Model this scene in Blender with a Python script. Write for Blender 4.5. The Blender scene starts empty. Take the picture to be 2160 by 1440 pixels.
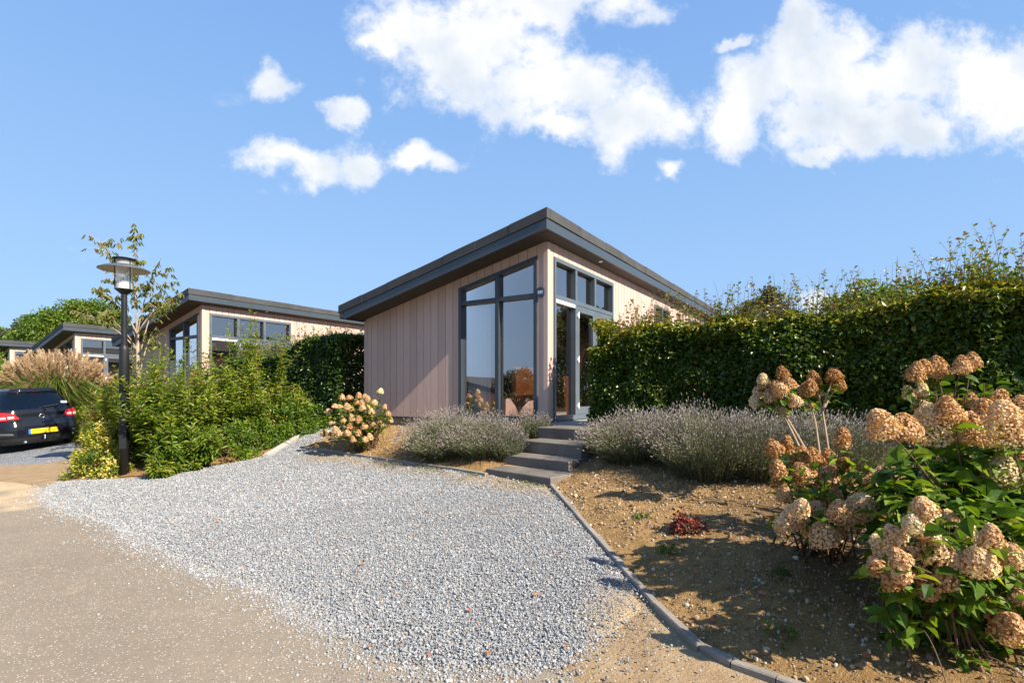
import bpy, math, random
import numpy as np
from mathutils import Vector, Matrix

# ------------------------------------------------------------------ camera, world, sun, exposure
scene = bpy.context.scene
COL = scene.collection
F = 1119.0 / 2160.0
cam_d = bpy.data.cameras.new("camera")
cam_d.sensor_width = 36.0
cam_d.lens = 36.0 * F
cam_d.shift_y = 108.0 / 2160.0
cam_d.clip_end = 3000
cam = bpy.data.objects.new("camera", cam_d)
cam.location = (0, 0, 1.5)
cam.rotation_euler = (math.radians(90), 0, 0)
COL.objects.link(cam)
scene.camera = cam

SUN_EL = math.radians(37.5)
SUN_H = Vector((0.784, -0.620, 0)).normalized()
SUN_DIR = Vector((SUN_H.x * math.cos(SUN_EL), SUN_H.y * math.cos(SUN_EL), math.sin(SUN_EL)))
sun_d = bpy.data.lights.new("sun", 'SUN')
sun_d.energy = 4.6
sun_d.angle = math.radians(0.55)
sun_d.color = (1.0, 0.91, 0.77)
sun = bpy.data.objects.new("sun", sun_d)
sun.rotation_euler = (-SUN_DIR).to_track_quat('-Z', 'Y').to_euler()
sun.location = (20, -15, 30)
COL.objects.link(sun)

scene.view_settings.view_transform = 'Standard'
scene.view_settings.look = 'None'
scene.view_settings.exposure = 1.30
scene.view_settings.gamma = 1
scene.view_settings.use_curve_mapping = False
try:
    scene.cycles.max_bounces = 8
    scene.cycles.transparent_max_bounces = 24
    scene.cycles.caustics_reflective = False
    scene.cycles.caustics_refractive = False
except Exception:
    pass

world = bpy.data.worlds.new("World")
scene.world = world
world.use_nodes = True
wt = world.node_tree
wt.nodes.clear()


class NT:
    """tiny node helper"""
    def __init__(self, tree):
        self.t = tree

    def n(self, kind, **kw):
        nd = self.t.nodes.new(kind)
        for k, v in kw.items():
            setattr(nd, k, v)
        return nd

    def set(self, sock, v):
        if hasattr(v, "is_output") or isinstance(v, bpy.types.NodeSocket):
            self.t.links.new(v, sock)
        else:
            sock.default_value = v

    def math(self, op, a, b=None, c=None, clamp=False):
        nd = self.n('ShaderNodeMath', operation=op)
        nd.use_clamp = clamp
        self.set(nd.inputs[0], a)
        if b is not None:
            self.set(nd.inputs[1], b)
        if c is not None:
            self.set(nd.inputs[2], c)
        return nd.outputs[0]

    def vec(self, op, a, b=None):
        nd = self.n('ShaderNodeVectorMath', operation=op)
        self.set(nd.inputs[0], a)
        if b is not None:
            self.set(nd.inputs[1], b)
        return nd.outputs['Value'] if op in ('LENGTH', 'DOT_PRODUCT', 'DISTANCE') else nd.outputs[0]

    def noise(self, vec, scale, detail=4, rough=0.55, dim='3D', distort=0.0):
        nd = self.n('ShaderNodeTexNoise', noise_dimensions=dim)
        if vec is not None:
            self.set(nd.inputs['Vector'], vec)
        nd.inputs['Scale'].default_value = scale
        nd.inputs['Detail'].default_value = detail
        nd.inputs['Roughness'].default_value = rough
        nd.inputs['Distortion'].default_value = distort
        return nd.outputs['Fac']

    def maprange(self, v, a, b, c=0.0, d=1.0, smooth=False):
        nd = self.n('ShaderNodeMapRange')
        nd.interpolation_type = 'SMOOTHSTEP' if smooth else 'LINEAR'
        nd.clamp = True
        self.set(nd.inputs[0], v)
        for i, x in enumerate((a, b, c, d)):
            self.set(nd.inputs[i + 1], x)
        return nd.outputs[0]

    def mix(self, fac, a, b, mode='MIX'):
        nd = self.n('ShaderNodeMix', data_type='RGBA', blend_type=mode)
        self.set(nd.inputs[0], fac)
        for i, x in ((6, a), (7, b)):
            if isinstance(x, tuple) and len(x) == 3:
                x = (*x, 1.0)
            self.set(nd.inputs[i], x)
        return nd.outputs[2]

    def ramp(self, fac, stops, interp='LINEAR'):
        nd = self.n('ShaderNodeValToRGB')
        cr = nd.color_ramp
        cr.interpolation = interp
        while len(cr.elements) > 1:
            cr.elements.remove(cr.elements[-1])
        cr.elements[0].position = stops[0][0]
        cr.elements[0].color = (*stops[0][1], 1)
        for p, c in stops[1:]:
            e = cr.elements.new(p)
            e.color = (*c, 1)
        self.set(nd.inputs[0], fac)
        return nd.outputs[0]


W = NT(wt)
sky = W.n('ShaderNodeTexSky', sky_type='NISHITA')
sky.sun_disc = False
sky.sun_elevation = SUN_EL
sky.sun_rotation = math.atan2(SUN_H.x, SUN_H.y)
sky.altitude = 100
sky.air_density = 1.0
sky.dust_density = 1.0
sky.ozone_density = 2.2
hs = W.n('ShaderNodeHueSaturation')
hs.inputs['Saturation'].default_value = 0.97
hs.inputs['Value'].default_value = 1.0
wt.links.new(sky.outputs[0], hs.inputs['Color'])
tc = W.n('ShaderNodeTexCoord')
sep = W.n('ShaderNodeSeparateXYZ')
wt.links.new(tc.outputs['Generated'], sep.inputs[0])
yy = W.math('MAXIMUM', sep.outputs[1], 0.05)
uu = W.math('DIVIDE', sep.outputs[0], yy)
vv = W.math('DIVIDE', sep.outputs[2], yy)
cmb = W.n('ShaderNodeCombineXYZ')
W.set(cmb.inputs[0], uu)
W.set(cmb.inputs[1], vv)
uv = cmb.outputs[0]
# warp for ragged outlines
nz1 = W.n('ShaderNodeTexNoise')
W.set(nz1.inputs['Vector'], uv)
nz1.inputs['Scale'].default_value = 7.0
nz1.inputs['Detail'].default_value = 6
warp = W.vec('SCALE', W.vec('SUBTRACT', nz1.outputs['Color'], (0.5, 0.5, 0.5)))
warp.node.inputs['Scale'].default_value = 0.16
uvw = W.vec('ADD', uv, warp)
# bearings of the cumulus heaps: tan(azimuth), tan(elevation), half widths
CLOUDS = [(870, 50, 115, 80), (1010, 110, 200, 125), (1120, 190, 170, 95), (1180, 5, 230, 48), (1170, 272, 95, 34),
          (1330, 235, 105, 92), (1250, 180, 90, 90), (800, 85, 50, 40),
          (1690, 50, 60, 90), (1590, 200, 130, 85), (1720, 170, 150, 85), (1890, 165, 190, 90), (2080, 185, 170, 125), (2160, 250, 150, 80), (1760, 100, 90, 60), (1950, 120, 120, 60), (1800, 245, 120, 66), (1690, 265, 80, 58), (1740, 330, 60, 22),
          (1850, 285, 190, 62), (2300, 200, 190, 120), (1540, 255, 75, 62), (1565, 88, 50, 15),
          (565, 165, 58, 44), (735, 238, 62, 32), (755, 330, 66, 58), (620, 342, 128, 42), (895, 322, 70, 27),
          (1411, 362, 22, 26), (1745, 655, 85, 34), (1870, 665, 60, 26)]
dmin = None
for (px, py, a, b) in CLOUDS:
    u0, v0 = (px - 1080) / 1119, (828 - py) / 1119
    d = W.vec('LENGTH', W.vec('MULTIPLY', W.vec('SUBTRACT', uvw, (u0, v0, 0)), (1119 / (a * 1.16), 1119 / (b * 1.14), 0)))
    dmin = d if dmin is None else W.math('SMOOTH_MIN', dmin, d, 0.25)
nz_f = W.noise(uv, 9.0, 12, 0.66)
nz_h = W.noise(uv, 38.0, 6, 0.6)
dens = W.math('SUBTRACT', 1.06, dmin)
dens = W.math('ADD', dens, W.math('MULTIPLY', W.math('SUBTRACT', nz_f, 0.50), 1.9))
dens = W.math('ADD', dens, W.math('MULTIPLY', W.math('SUBTRACT', nz_h, 0.5), 0.45))
alpha = W.maprange(dens, 0.0, 0.75, 0, 1, True)
# thin scraps of cloud elsewhere
wis = W.noise(W.vec('MULTIPLY', uv, (1.0, 2.2, 1.0)), 3.0, 8, 0.6)
alpha2 = W.math('MULTIPLY', W.maprange(wis, 0.62, 0.82, 0, 1, True), 0.40)
alpha = W.math('MAXIMUM', alpha, alpha2)
front = W.maprange(sep.outputs[1], 0.05, 0.2)
alpha = W.math('MULTIPLY', alpha, front)
alpha = W.math('MULTIPLY', alpha, W.maprange(sep.outputs[2], 0.0, 0.06))
# shading: thick middles and bases a little greyer than the sunlit tops
soft = W.noise(W.vec('ADD', uv, (0.05, 0.11, 0.0)), 2.9, 6, 0.5)
thick = W.maprange(dens, 0.25, 0.75, 0, 1, True)
g_a = W.noise(uv, 5.5, 5, 0.5)
g_b = W.noise(W.vec('ADD', uv, (0.045, 0.050, 0.0)), 5.5, 5, 0.5)
side = W.math('ADD', W.math('MULTIPLY', W.math('SUBTRACT', g_b, g_a), 4.0), 0.30, clamp=True)
shade = W.math('MULTIPLY', thick, W.math('ADD', W.math('MULTIPLY', side, 0.75), W.math('MULTIPLY', W.maprange(soft, 0.40, 0.60, 0.0, 1.0, True), 0.4)), clamp=True)
ccol = W.mix(shade, (2.90, 2.91, 2.93), (1.98, 2.20, 2.48))
# a little haze whitens the lowest sky
grad = W.ramp(W.math('MULTIPLY', sep.outputs[2], 1.0, clamp=True), [(0.0, (.360, .590, .935)), (.22, (.330, .560, .920)), (.42, (.275, .500, .895)), (.60, (.225, .440, .865)), (1.0, (.14, .33, .75))])
grad = W.vec('SCALE', grad)
grad.node.inputs['Scale'].default_value = 2.68
skyc = W.mix(0.92, hs.outputs[0], grad)
fin = W.mix(alpha, skyc, ccol)
bg = W.n('ShaderNodeBackground')
bg.inputs['Strength'].default_value = 0.15
wt.links.new(fin, bg.inputs['Color'])
wo = W.n('ShaderNodeOutputWorld')
wt.links.new(bg.outputs[0], wo.inputs[0])

# ------------------------------------------------------------------ layout helpers
DR = Vector((0.541, 0.841, 0)).normalized()      # along the long side of the cabins, away from the road
DL = Vector((-DR.y, DR.x, 0))                    # along the road, to the left
HOUSE_C = Vector((0.600, 9.10, 1.01))            # near corner of the first cabin at floor level
HOUSE_RZ = math.atan2(DR.y, DR.x)

_ku = np.array([-400, 1.6, 2.4, 3.2, 4.0, 5.0, 5.7, 7.0, 7.9, 9.0, 14, 40, 400.])
_kz = np.array([-0.02, 0.0, 0.01, 0.065, 0.15, 0.275, 0.372, 0.66, 0.80, 0.85, 0.93, 1.2, 1.4])


def sstep(a, b, x):
    t = np.clip((np.asarray(x, float) - a) / (b - a), 0, 1)
    return t * t * (3 - 2 * t)


def vnoise(x, y, seed=0):
    x = np.asarray(x, float); y = np.asarray(y, float)
    xi = np.floor(x).astype(np.int64); yi = np.floor(y).astype(np.int64)
    fx = x - xi; fy = y - yi
    fx = fx * fx * (3 - 2 * fx); fy = fy * fy * (3 - 2 * fy)

    def h(a, b):
        n = (a * 374761393 + b * 668265263 + seed * 982451653) & 0x7fffffff
        n = ((n ^ (n >> 13)) * 1274126177) & 0x7fffffff
        n = (n ^ (n >> 16)) & 0xffff
        return n / 65535.0
    return ((h(xi, yi) * (1 - fx) + h(xi + 1, yi) * fx) * (1 - fy) + (h(xi, yi + 1) * (1 - fx) + h(xi + 1, yi + 1) * fx) * fy)


def fbm(x, y, seed=0, oct=4):
    s = 0; a = 0.5
    for i in range(oct):
        s = s + a * vnoise(np.asarray(x) * 2 ** i, np.asarray(y) * 2 ** i, seed + i)
        a *= 0.5
    return s


def terrain(x, y):
    x = np.asarray(x, float); y = np.asarray(y, float)
    u = DR.x * x + DR.y * y
    v = DL.x * x + DL.y * y
    z = (np.interp(u - 0.25, _ku, _kz) + np.interp(u, _ku, _kz) + np.interp(u + 0.25, _ku, _kz)) / 3
    z = z - 0.008 * np.clip(v - 3.7, -10, 25) * (1 - sstep(4.6, 7.5, u))
    return z


def tz(x, y):
    return float(terrain(x, y))


def at(px, py, Y):
    return Vector(((px - 1080) / 1119 * Y, Y, 1.5 - (py - 828) / 1119 * Y))


def gp(px, py, dz=0.0):
    lo = 1.0
    Y = 1.0
    while Y < 80:
        p = at(px, py, Y)
        if p.z <= tz(p.x, p.y) + dz:
            break
        Y *= 1.01
    lo, hi = Y / 1.01, Y
    for _ in range(24):
        m = (lo + hi) / 2
        p = at(px, py, m)
        if p.z <= tz(p.x, p.y) + dz:
            hi = m
        else:
            lo = m
    return at(px, py, hi)


def on(x, y, dz=0.0):
    return Vector((x, y, tz(x, y) + dz))


# ------------------------------------------------------------------ mesh helpers
class MB:
    """collects pieces and links them as ONE mesh object"""
    def __init__(self):
        self.V = []; self.Fs = []; self.T = []; self.M = []; self.nv = 0

    def add(self, V, Fc, t=0.5, mi=0):
        V = np.asarray(V, float).reshape(-1, 3)
        Fc = np.asarray(Fc, np.int64)
        if Fc.ndim == 1:
            Fc = Fc.reshape(1, -1)
        self.V.append(V)
        self.Fs.append(Fc + self.nv)
        self.M.append(np.full(len(Fc), mi, np.int32))
        tt = np.empty(len(V)); tt[:] = t
        self.T.append(tt)
        self.nv += len(V)

    def hex(self, c8, t=0.5, mi=0):
        """8 corners: bottom 4 counter-clockwise, top 4 the same order"""
        self.add(c8, [[3, 2, 1, 0], [4, 5, 6, 7], [0, 1, 5, 4], [1, 2, 6, 5], [2, 3, 7, 6], [3, 0, 4, 7]], t, mi)

    def box(self, x0, x1, y0, y1, z0, z1, t=0.5, mi=0):
        self.hex([(x0, y0, z0), (x1, y0, z0), (x1, y1, z0), (x0, y1, z0), (x0, y0, z1), (x1, y0, z1), (x1, y1, z1), (x0, y1, z1)], t, mi)

    def tube(self, pts, rad, sides=6, t=0.5, mi=0, cap=True):
        P = np.asarray(pts, float)
        n = len(P)
        R = np.broadcast_to(np.asarray(rad, float), (n,))
        T = np.gradient(P, axis=0)
        T /= np.linalg.norm(T, axis=1, keepdims=True) + 1e-9
        ref = np.where(np.abs(T[:, 2:3]) > 0.9, np.array([[1.0, 0, 0]]), np.array([[0, 0, 1.0]]))
        A = np.cross(T, ref); A /= np.linalg.norm(A, axis=1, keepdims=True) + 1e-9
        B = np.cross(T, A)
        an = np.arange(sides) * 2 * math.pi / sides
        V = P[:, None, :] + R[:, None, None] * (np.cos(an)[None, :, None] * A[:, None, :] + np.sin(an)[None, :, None] * B[:, None, :])
        i = np.arange(n - 1)[:, None]; j = np.arange(sides)[None, :]
        j2 = (j + 1) % sides
        Fq = np.stack([i * sides + j, i * sides + j2, (i + 1) * sides + j2, (i + 1) * sides + j], -1).reshape(-1, 4)
        self.add(V.reshape(-1, 3), Fq, t, mi)
        if cap:
            base = self.nv - n * sides
            self.Fs.append((np.arange(sides)[::-1][None] + base)); self.M.append(np.full(1, mi, np.int32))
            self.Fs.append((np.arange(sides)[None] + base + (n - 1) * sides)); self.M.append(np.full(1, mi, np.int32))

    def lathe(self, prof, c=(0, 0, 0), sides=32, t=0.5, mi=0):
        prof = np.asarray(prof, float)
        n = len(prof)
        an = np.arange(sides) * 2 * math.pi / sides
        V = np.stack([prof[:, 0:1] * np.cos(an)[None] + c[0], prof[:, 0:1] * np.sin(an)[None] + c[1],
                      np.repeat(prof[:, 1:2], sides, 1) + c[2]], -1).reshape(-1, 3)
        i = np.arange(n - 1)[:, None]; j = np.arange(sides)[None]
        j2 = (j + 1) % sides
        Fq = np.stack([i * sides + j, i * sides + j2, (i + 1) * sides + j2, (i + 1) * sides + j], -1).reshape(-1, 4)
        self.add(V, Fq, t, mi)

    def build(self, name, mats, parent=None, smooth=False, loc=None):
        me = bpy.data.meshes.new(name)
        V = np.concatenate(self.V).astype(np.float32)
        me.vertices.add(len(V))
        me.vertices.foreach_set('co', V.ravel())
        loops = np.concatenate([f.ravel() for f in self.Fs]).astype(np.int32)
        tot = np.concatenate([np.full(len(f), f.shape[1], np.int32) for f in self.Fs])
        start = np.concatenate([[0], np.cumsum(tot)[:-1]]).astype(np.int32)
        me.loops.add(len(loops))
        me.loops.foreach_set('vertex_index', loops)
        me.polygons.add(len(tot))
        me.polygons.foreach_set('loop_start', start)
        me.polygons.foreach_set('loop_total', tot)
        me.polygons.foreach_set('material_index', np.concatenate(self.M).astype(np.int32))
        me.update(calc_edges=True)
        me.validate()
        at_ = me.attributes.new('tint', 'FLOAT', 'POINT')
        at_.data.foreach_set('value', np.concatenate(self.T).astype(np.float32))
        if not isinstance(mats, (list, tuple)):
            mats = [mats]
        for m in mats:
            me.materials.append(m)
        me.polygons.foreach_set('use_smooth', np.full(len(tot), bool(smooth)))
        o = bpy.data.objects.new(name, me)
        COL.objects.link(o)
        if parent:
            o.parent = parent
        if loc is not None:
            o.location = loc
        return o


def tag(o, label=None, cat=None, group=None, kind=None):
    for k, v in (('label', label), ('category', cat), ('group', group), ('kind', kind)):
        if v:
            o[k] = v
    return o


def empty(name, loc, rz=0.0, label=None, cat=None, group=None):
    o = bpy.data.objects.new(name, None)
    o.empty_display_size = 0.2
    COL.objects.link(o)
    o.location = loc
    o.rotation_euler = (0, 0, rz)
    return tag(o, label, cat, group)


def copy_tree(o, parent=None):
    c = o.copy()
    COL.objects.link(c)
    if parent:
        c.parent = parent
    for ch in [x for x in bpy.data.objects if x.parent == o]:
        copy_tree(ch, c)
    return c


LEAF3 = (np.array([(0, 0, 0), (.42, -.5, .10), (1, 0, -.06), (.42, .5, .10)]), np.array([(0, 1, 2), (0, 2, 3)]))
LEAF4 = (np.array([(0, 0, 0), (.22, -.42, .07), (.62, -.42, .06), (1, 0, -.16), (.62, .42, .06), (.22, .42, .07), (.5, 0, -.04)]),
         np.array([(0, 1, 2, 6), (6, 2, 3, 3), (0, 6, 4, 5), (6, 3, 4, 4)]))
LEAF6 = (np.array([(0, 0, 0), (.12, -.30, .05), (.38, -.52, .10), (.70, -.36, .03), (1, 0, -.20), (.70, .36, .03), (.38, .52, .10), (.12, .30, .05), (.38, 0, 0), (.70, 0, -.07)]),
         np.array([(0, 1, 2, 8), (8, 2, 3, 9), (0, 8, 6, 7), (8, 9, 5, 6)]))
LEAF6T = np.array([(9, 3, 4), (9, 4, 5)])
LEAF4Q = np.array([(0, 1, 2, 6), (0, 6, 4, 5)])
LEAF4T = np.array([(6, 2, 3), (6, 3, 4)])


def norm(v):
    return v / (np.linalg.norm(v, axis=-1, keepdims=True) + 1e-9)


def leaves(mb, P, D, N, L, Wd, tint, kind=3, mi=0):
    """leaf blades: base points P, pointing D, facing N, length L, width Wd"""
    P = np.asarray(P, float); n = len(P)
    if n == 0:
        return
    D = norm(np.asarray(D, float)); N = np.asarray(N, float)
    S = norm(np.cross(D, N)); N = norm(np.cross(S, D))
    L = np.broadcast_to(np.asarray(L, float), (n,)); Wd = np.broadcast_to(np.asarray(Wd, float), (n,))
    tint = np.broadcast_to(np.asarray(tint, float), (n,))
    tpl = {3: LEAF3, 4: LEAF4, 6: LEAF6}[kind][0]
    k = len(tpl)
    V = (P[:, None] + (tpl[None, :, 0:1] * L[:, None, None]) * D[:, None] + (tpl[None, :, 1:2] * Wd[:, None, None]) * S[:, None]
         + (tpl[None, :, 2:3] * L[:, None, None]) * N[:, None])
    off = (np.arange(n) * k)[:, None, None]
    sets = {3: [LEAF3[1]], 4: [LEAF4Q, LEAF4T], 6: [LEAF6[1], LEAF6T]}[kind]
    tt = np.repeat(tint, k)
    f0 = (off + sets[0][None]).reshape(-1, sets[0].shape[1])
    mb.add(V.reshape(-1, 3), f0, tt, mi)
    base = mb.nv - n * k
    for s in sets[1:]:
        f = (off + s[None]).reshape(-1, s.shape[1]) + base
        mb.Fs.append(f); mb.M.append(np.full(len(f), mi, np.int32))


def blades(mb, A, B, Cc, w, tint, mi=0):
    """thin grass-like strips through three points A (foot), B, Cc (tip)"""
    A = np.asarray(A, float); B = np.asarray(B, float); Cc = np.asarray(Cc, float)
    n = len(A)
    d = norm(Cc - A)
    rng = np.random.default_rng(n)
    r = rng.normal(size=(n, 3))
    S = norm(np.cross(d, r))
    w = np.broadcast_to(np.asarray(w, float), (n,))[:, None]
    V = np.stack([A - S * w * .5, A + S * w * .5, B + S * w * .5, B - S * w * .5, Cc], 1)
    off = (np.arange(n) * 5)[:, None]
    mb.add(V.reshape(-1, 3), off + np.array([[0, 1, 2, 3]]), np.repeat(np.broadcast_to(np.asarray(tint, float), (n,)), 5), mi)
    base = mb.nv - n * 5
    f = off + np.array([[3, 2, 4]]) + base
    mb.Fs.append(f); mb.M.append(np.full(len(f), mi, np.int32))


def rdir(rng, n, zlo=-1.0, zhi=1.0):
    z = rng.uniform(zlo, zhi, n)
    a = rng.uniform(0, 2 * math.pi, n)
    r = np.sqrt(np.maximum(0, 1 - z * z))
    return np.stack([r * np.cos(a), r * np.sin(a), z], 1)


# ------------------------------------------------------------------ materials
def new_mat(name):
    m = bpy.data.materials.new(name)
    m.use_nodes = True
    m.node_tree.nodes.clear()
    T = NT(m.node_tree)
    out = T.n('ShaderNodeOutputMaterial')
    return m, T, out


def pbr(T, out, color, rough=0.5, spec=0.5, metal=0.0, bump=None, bstr=0.3, bdist=0.01):
    p = T.n('ShaderNodeBsdfPrincipled')
    if isinstance(color, tuple) and len(color) == 3:
        color = (*color, 1)
    T.set(p.inputs['Base Color'], color)
    T.set(p.inputs['Roughness'], rough)
    p.inputs['Specular IOR Level'].default_value = spec
    p.inputs['Metallic'].default_value = metal
    if bump is not None:
        b = T.n('ShaderNodeBump')
        b.inputs['Strength'].default_value = bstr
        b.inputs['Distance'].default_value = bdist
        T.set(b.inputs['Height'], bump)
        T.t.links.new(b.outputs[0], p.inputs['Normal'])
    if out is not None:
        T.t.links.new(p.outputs[0], out.inputs[0])
    return p


def objco(T):
    return T.n('ShaderNodeTexCoord').outputs['Object']


def worn(name, c, rough=0.5, spec=0.4, var=0.18, scale=3.0, metal=0.0, bump=0.0, bscale=60):
    """a plain coloured surface with slight uneven wear and dust"""
    m, T, out = new_mat(name)
    co = objco(T)
    a = T.noise(co, scale, 5, 0.6)
    b = T.noise(co, scale * 14, 4, 0.6)
    k = T.math('ADD', T.math('MULTIPLY', a, 0.7), T.math('MULTIPLY', b, 0.3))
    lo = tuple(x * (1 - var) for x in c); hi = tuple(min(1, x * (1 + var)) for x in c)
    col = T.mix(T.maprange(k, 0.3, 0.7), lo, hi)
    r = T.maprange(k, 0.3, 0.7, max(0.02, rough - 0.08), min(1, rough + 0.1))
    pbr(T, out, col, r, spec, metal, T.noise(co, bscale, 4) if bump else None, bump, 0.004)
    return m


def leafmat(name, stops, rough=0.42, spec=0.45, trans=0.35):
    m, T, out = new_mat(name)
    at_ = T.n('ShaderNodeAttribute', attribute_name='tint')
    col = T.ramp(at_.outputs['Fac'], stops)
    p = pbr(T, None, col, rough, spec)
    tr = T.n('ShaderNodeBsdfTranslucent')
    tcol = T.mix(1.0, col, (1.25, 1.2, 0.55), 'MULTIPLY')
    T.set(tr.inputs[0], tcol)
    mx = T.n('ShaderNodeMixShader')
    mx.inputs[0].default_value = trans
    T.t.links.new(p.outputs[0], mx.inputs[1]); T.t.links.new(tr.outputs[0], mx.inputs[2])
    T.t.links.new(mx.outputs[0], out.inputs[0])
    return m


def glassmat(name, tint=(0.92, 0.95, 0.95), ior=1.5, boost=1.0, rough=0.0, base=0.0, refl=(1, 1, 1)):
    m, T, out = new_mat(name)
    fr = T.n('ShaderNodeFresnel'); fr.inputs[0].default_value = ior
    f = T.math('ADD', T.math('MULTIPLY', fr.outputs[0], boost), base, clamp=True)
    g = T.n('ShaderNodeBsdfGlossy'); g.inputs['Roughness'].default_value = rough; g.inputs['Color'].default_value = (*refl, 1)
    t = T.n('ShaderNodeBsdfTransparent'); t.inputs[0].default_value = (*tint, 1)
    mx = T.n('ShaderNodeMixShader')
    T.set(mx.inputs[0], f)
    T.t.links.new(t.outputs[0], mx.inputs[1]); T.t.links.new(g.outputs[0], mx.inputs[2])
    T.t.links.new(mx.outputs[0], out.inputs[0])
    return m


def cladding():
    m, T, out = new_mat("pink_painted_boards")
    co = objco(T)
    grain = T.noise(T.vec('MULTIPLY', co, (14, 14, 1.0)), 4.0, 6, 0.65)
    blot = T.noise(T.vec('MULTIPLY', co, (1.0, 1.0, 0.4)), 2.0, 5, 0.6)
    at_ = T.n('ShaderNodeAttribute', attribute_name='tint')
    base = T.mix(at_.outputs['Fac'], (0.455, 0.318, 0.266), (0.540, 0.386, 0.326))
    col = T.mix(T.maprange(grain, 0.35, 0.7, 0, 0.30), base, (0.40, 0.285, 0.245))
    run = T.noise(T.vec('MULTIPLY', co, (9, 9, 0.7)), 1.3, 4, 0.7)
    col = T.mix(T.math('MULTIPLY', T.maprange(run, 0.58, 0.72), T.maprange(blot, 0.40, 0.58, 0, 0.6)), col, (0.27, 0.20, 0.185))
    pbr(T, out, col, 0.62, 0.3, 0, grain, 0.25, 0.004)
    return m


M = {}
M['clad'] = cladding()
M['steel'] = worn("anthracite_frame", (0.036, 0.046, 0.056), 0.42, 0.45, 0.15)
M['steel_light'] = worn("grey_blue_frame", (0.085, 0.105, 0.125), 0.42, 0.45, 0.12)
M['fascia'] = worn("blue_grey_fascia", (0.040, 0.054, 0.068), 0.38, 0.5, 0.15, 1.2)
M['felt'] = worn("mineral_roof_felt", (0.062, 0.063, 0.065), 0.9, 0.15, 0.3, 2.0, 0, 0.5, 220)
M['soffit'] = worn("brown_grey_soffit", (0.060, 0.053, 0.050), 0.6, 0.25, 0.12, 1.0)
M['concrete'] = worn("dark_concrete", (0.150, 0.130, 0.110), 0.85, 0.2, 0.4, 2.2, 0, 0.6, 90)
M['kerb'] = worn("weathered_concrete", (0.235, 0.205, 0.17), 0.9, 0.2, 0.35, 3.0, 0, 0.6, 80)
M['kerb_pale'] = worn("pale_concrete", (0.36, 0.34, 0.31), 0.9, 0.2, 0.25, 3.0, 0, 0.5, 80)
M['plinth'] = worn("plinth_block", (0.26, 0.215, 0.165), 0.9, 0.2, 0.25, 3.0, 0, 0.5, 60)
M['paving'] = worn("terrace_paving", (0.36, 0.33, 0.30), 0.85, 0.25, 0.25, 2.0, 0, 0.5, 60)
M['white'] = worn("white_plastic", (0.80, 0.80, 0.79), 0.4, 0.5, 0.04)
M['plaster'] = worn("interior_plaster", (0.42, 0.42, 0.42), 0.8, 0.2, 0.05)
M['wood_floor'] = worn("oak_floor", (0.16, 0.10, 0.06), 0.5, 0.4, 0.3)
M['curtain'] = worn("white_curtain", (0.78, 0.80, 0.83), 0.9, 0.1, 0.05)
M['leather'] = worn("tan_leather", (0.42, 0.13, 0.045), 0.45, 0.4, 0.2, 5)
M['darkwood'] = worn("dark_wood", (0.06, 0.035, 0.022), 0.5, 0.4, 0.3, 5)
M['black'] = worn("black_plastic", (0.014, 0.014, 0.015), 0.5, 0.4, 0.2)
M['pole'] = worn("black_lamp_paint", (0.013, 0.014, 0.016), 0.45, 0.3, 0.3, 4)
M['shade_top'] = worn("grey_lamp_metal", (0.075, 0.08, 0.085), 0.5, 0.5, 0.2, 6)
M['shade_under'] = worn("cream_lamp_reflector", (0.46, 0.42, 0.34), 0.6, 0.3, 0.18, 8)
M['chrome'] = worn("chrome", (0.75, 0.76, 0.78), 0.15, 0.5, 0.05, 4, 1.0)
M['glass'] = glassmat("window_glass", (0.72, 0.76, 0.77), 1.55, 1.8, 0.0, 0.29, (0.90, 0.80, 0.76))
def frosted(name):
    m, T, out = new_mat(name)
    t = T.n('ShaderNodeBsdfTransparent'); d = T.n('ShaderNodeBsdfDiffuse'); d.inputs[0].default_value = (.80, .80, .78, 1)
    tr = T.n('ShaderNodeBsdfTranslucent'); tr.inputs[0].default_value = (.85, .85, .82, 1)
    a = T.n('ShaderNodeMixShader'); a.inputs[0].default_value = .5
    T.t.links.new(d.outputs[0], a.inputs[1]); T.t.links.new(tr.outputs[0], a.inputs[2])
    b = T.n('ShaderNodeMixShader'); T.set(b.inputs[0], T.maprange(T.noise(objco(T), 6, 3), .3, .7, .42, .58))
    T.t.links.new(t.outputs[0], b.inputs[1]); T.t.links.new(a.outputs[0], b.inputs[2])
    T.t.links.new(b.outputs[0], out.inputs[0])
    return m


M['glass_clear'] = frosted("frosted_lamp_glass")
M['car_glass'] = glassmat("car_glass", (0.86, 0.90, 0.89), 1.5, 1.2, 0.0, 0.02)
M['bark'] = worn("grey_bark", (0.16, 0.12, 0.09), 0.85, 0.2, 0.4, 8)
M['bark_pale'] = worn("pale_bark", (0.34, 0.27, 0.20), 0.85, 0.2, 0.3, 10)
M['twig'] = worn("brown_twig", (0.13, 0.075, 0.045), 0.75, 0.2, 0.3, 10)
M['twig_red'] = worn("reddish_twig", (0.22, 0.095, 0.05), 0.7, 0.3, 0.3, 10)
M['twig_pale'] = worn("straw_twig", (0.34, 0.25, 0.17), 0.8, 0.2, 0.3, 10)


def paint(name, c):
    m, T, out = new_mat(name)
    p = pbr(T, out, T.mix(T.maprange(T.noise(objco(T), 2.0, 3), 0.3, 0.7), c, tuple(x * 1.25 for x in c)), 0.55, 0.05)
    p.inputs['Coat Weight'].default_value = 1.0
    p.inputs['Coat Roughness'].default_value = 0.04
    return m


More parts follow.
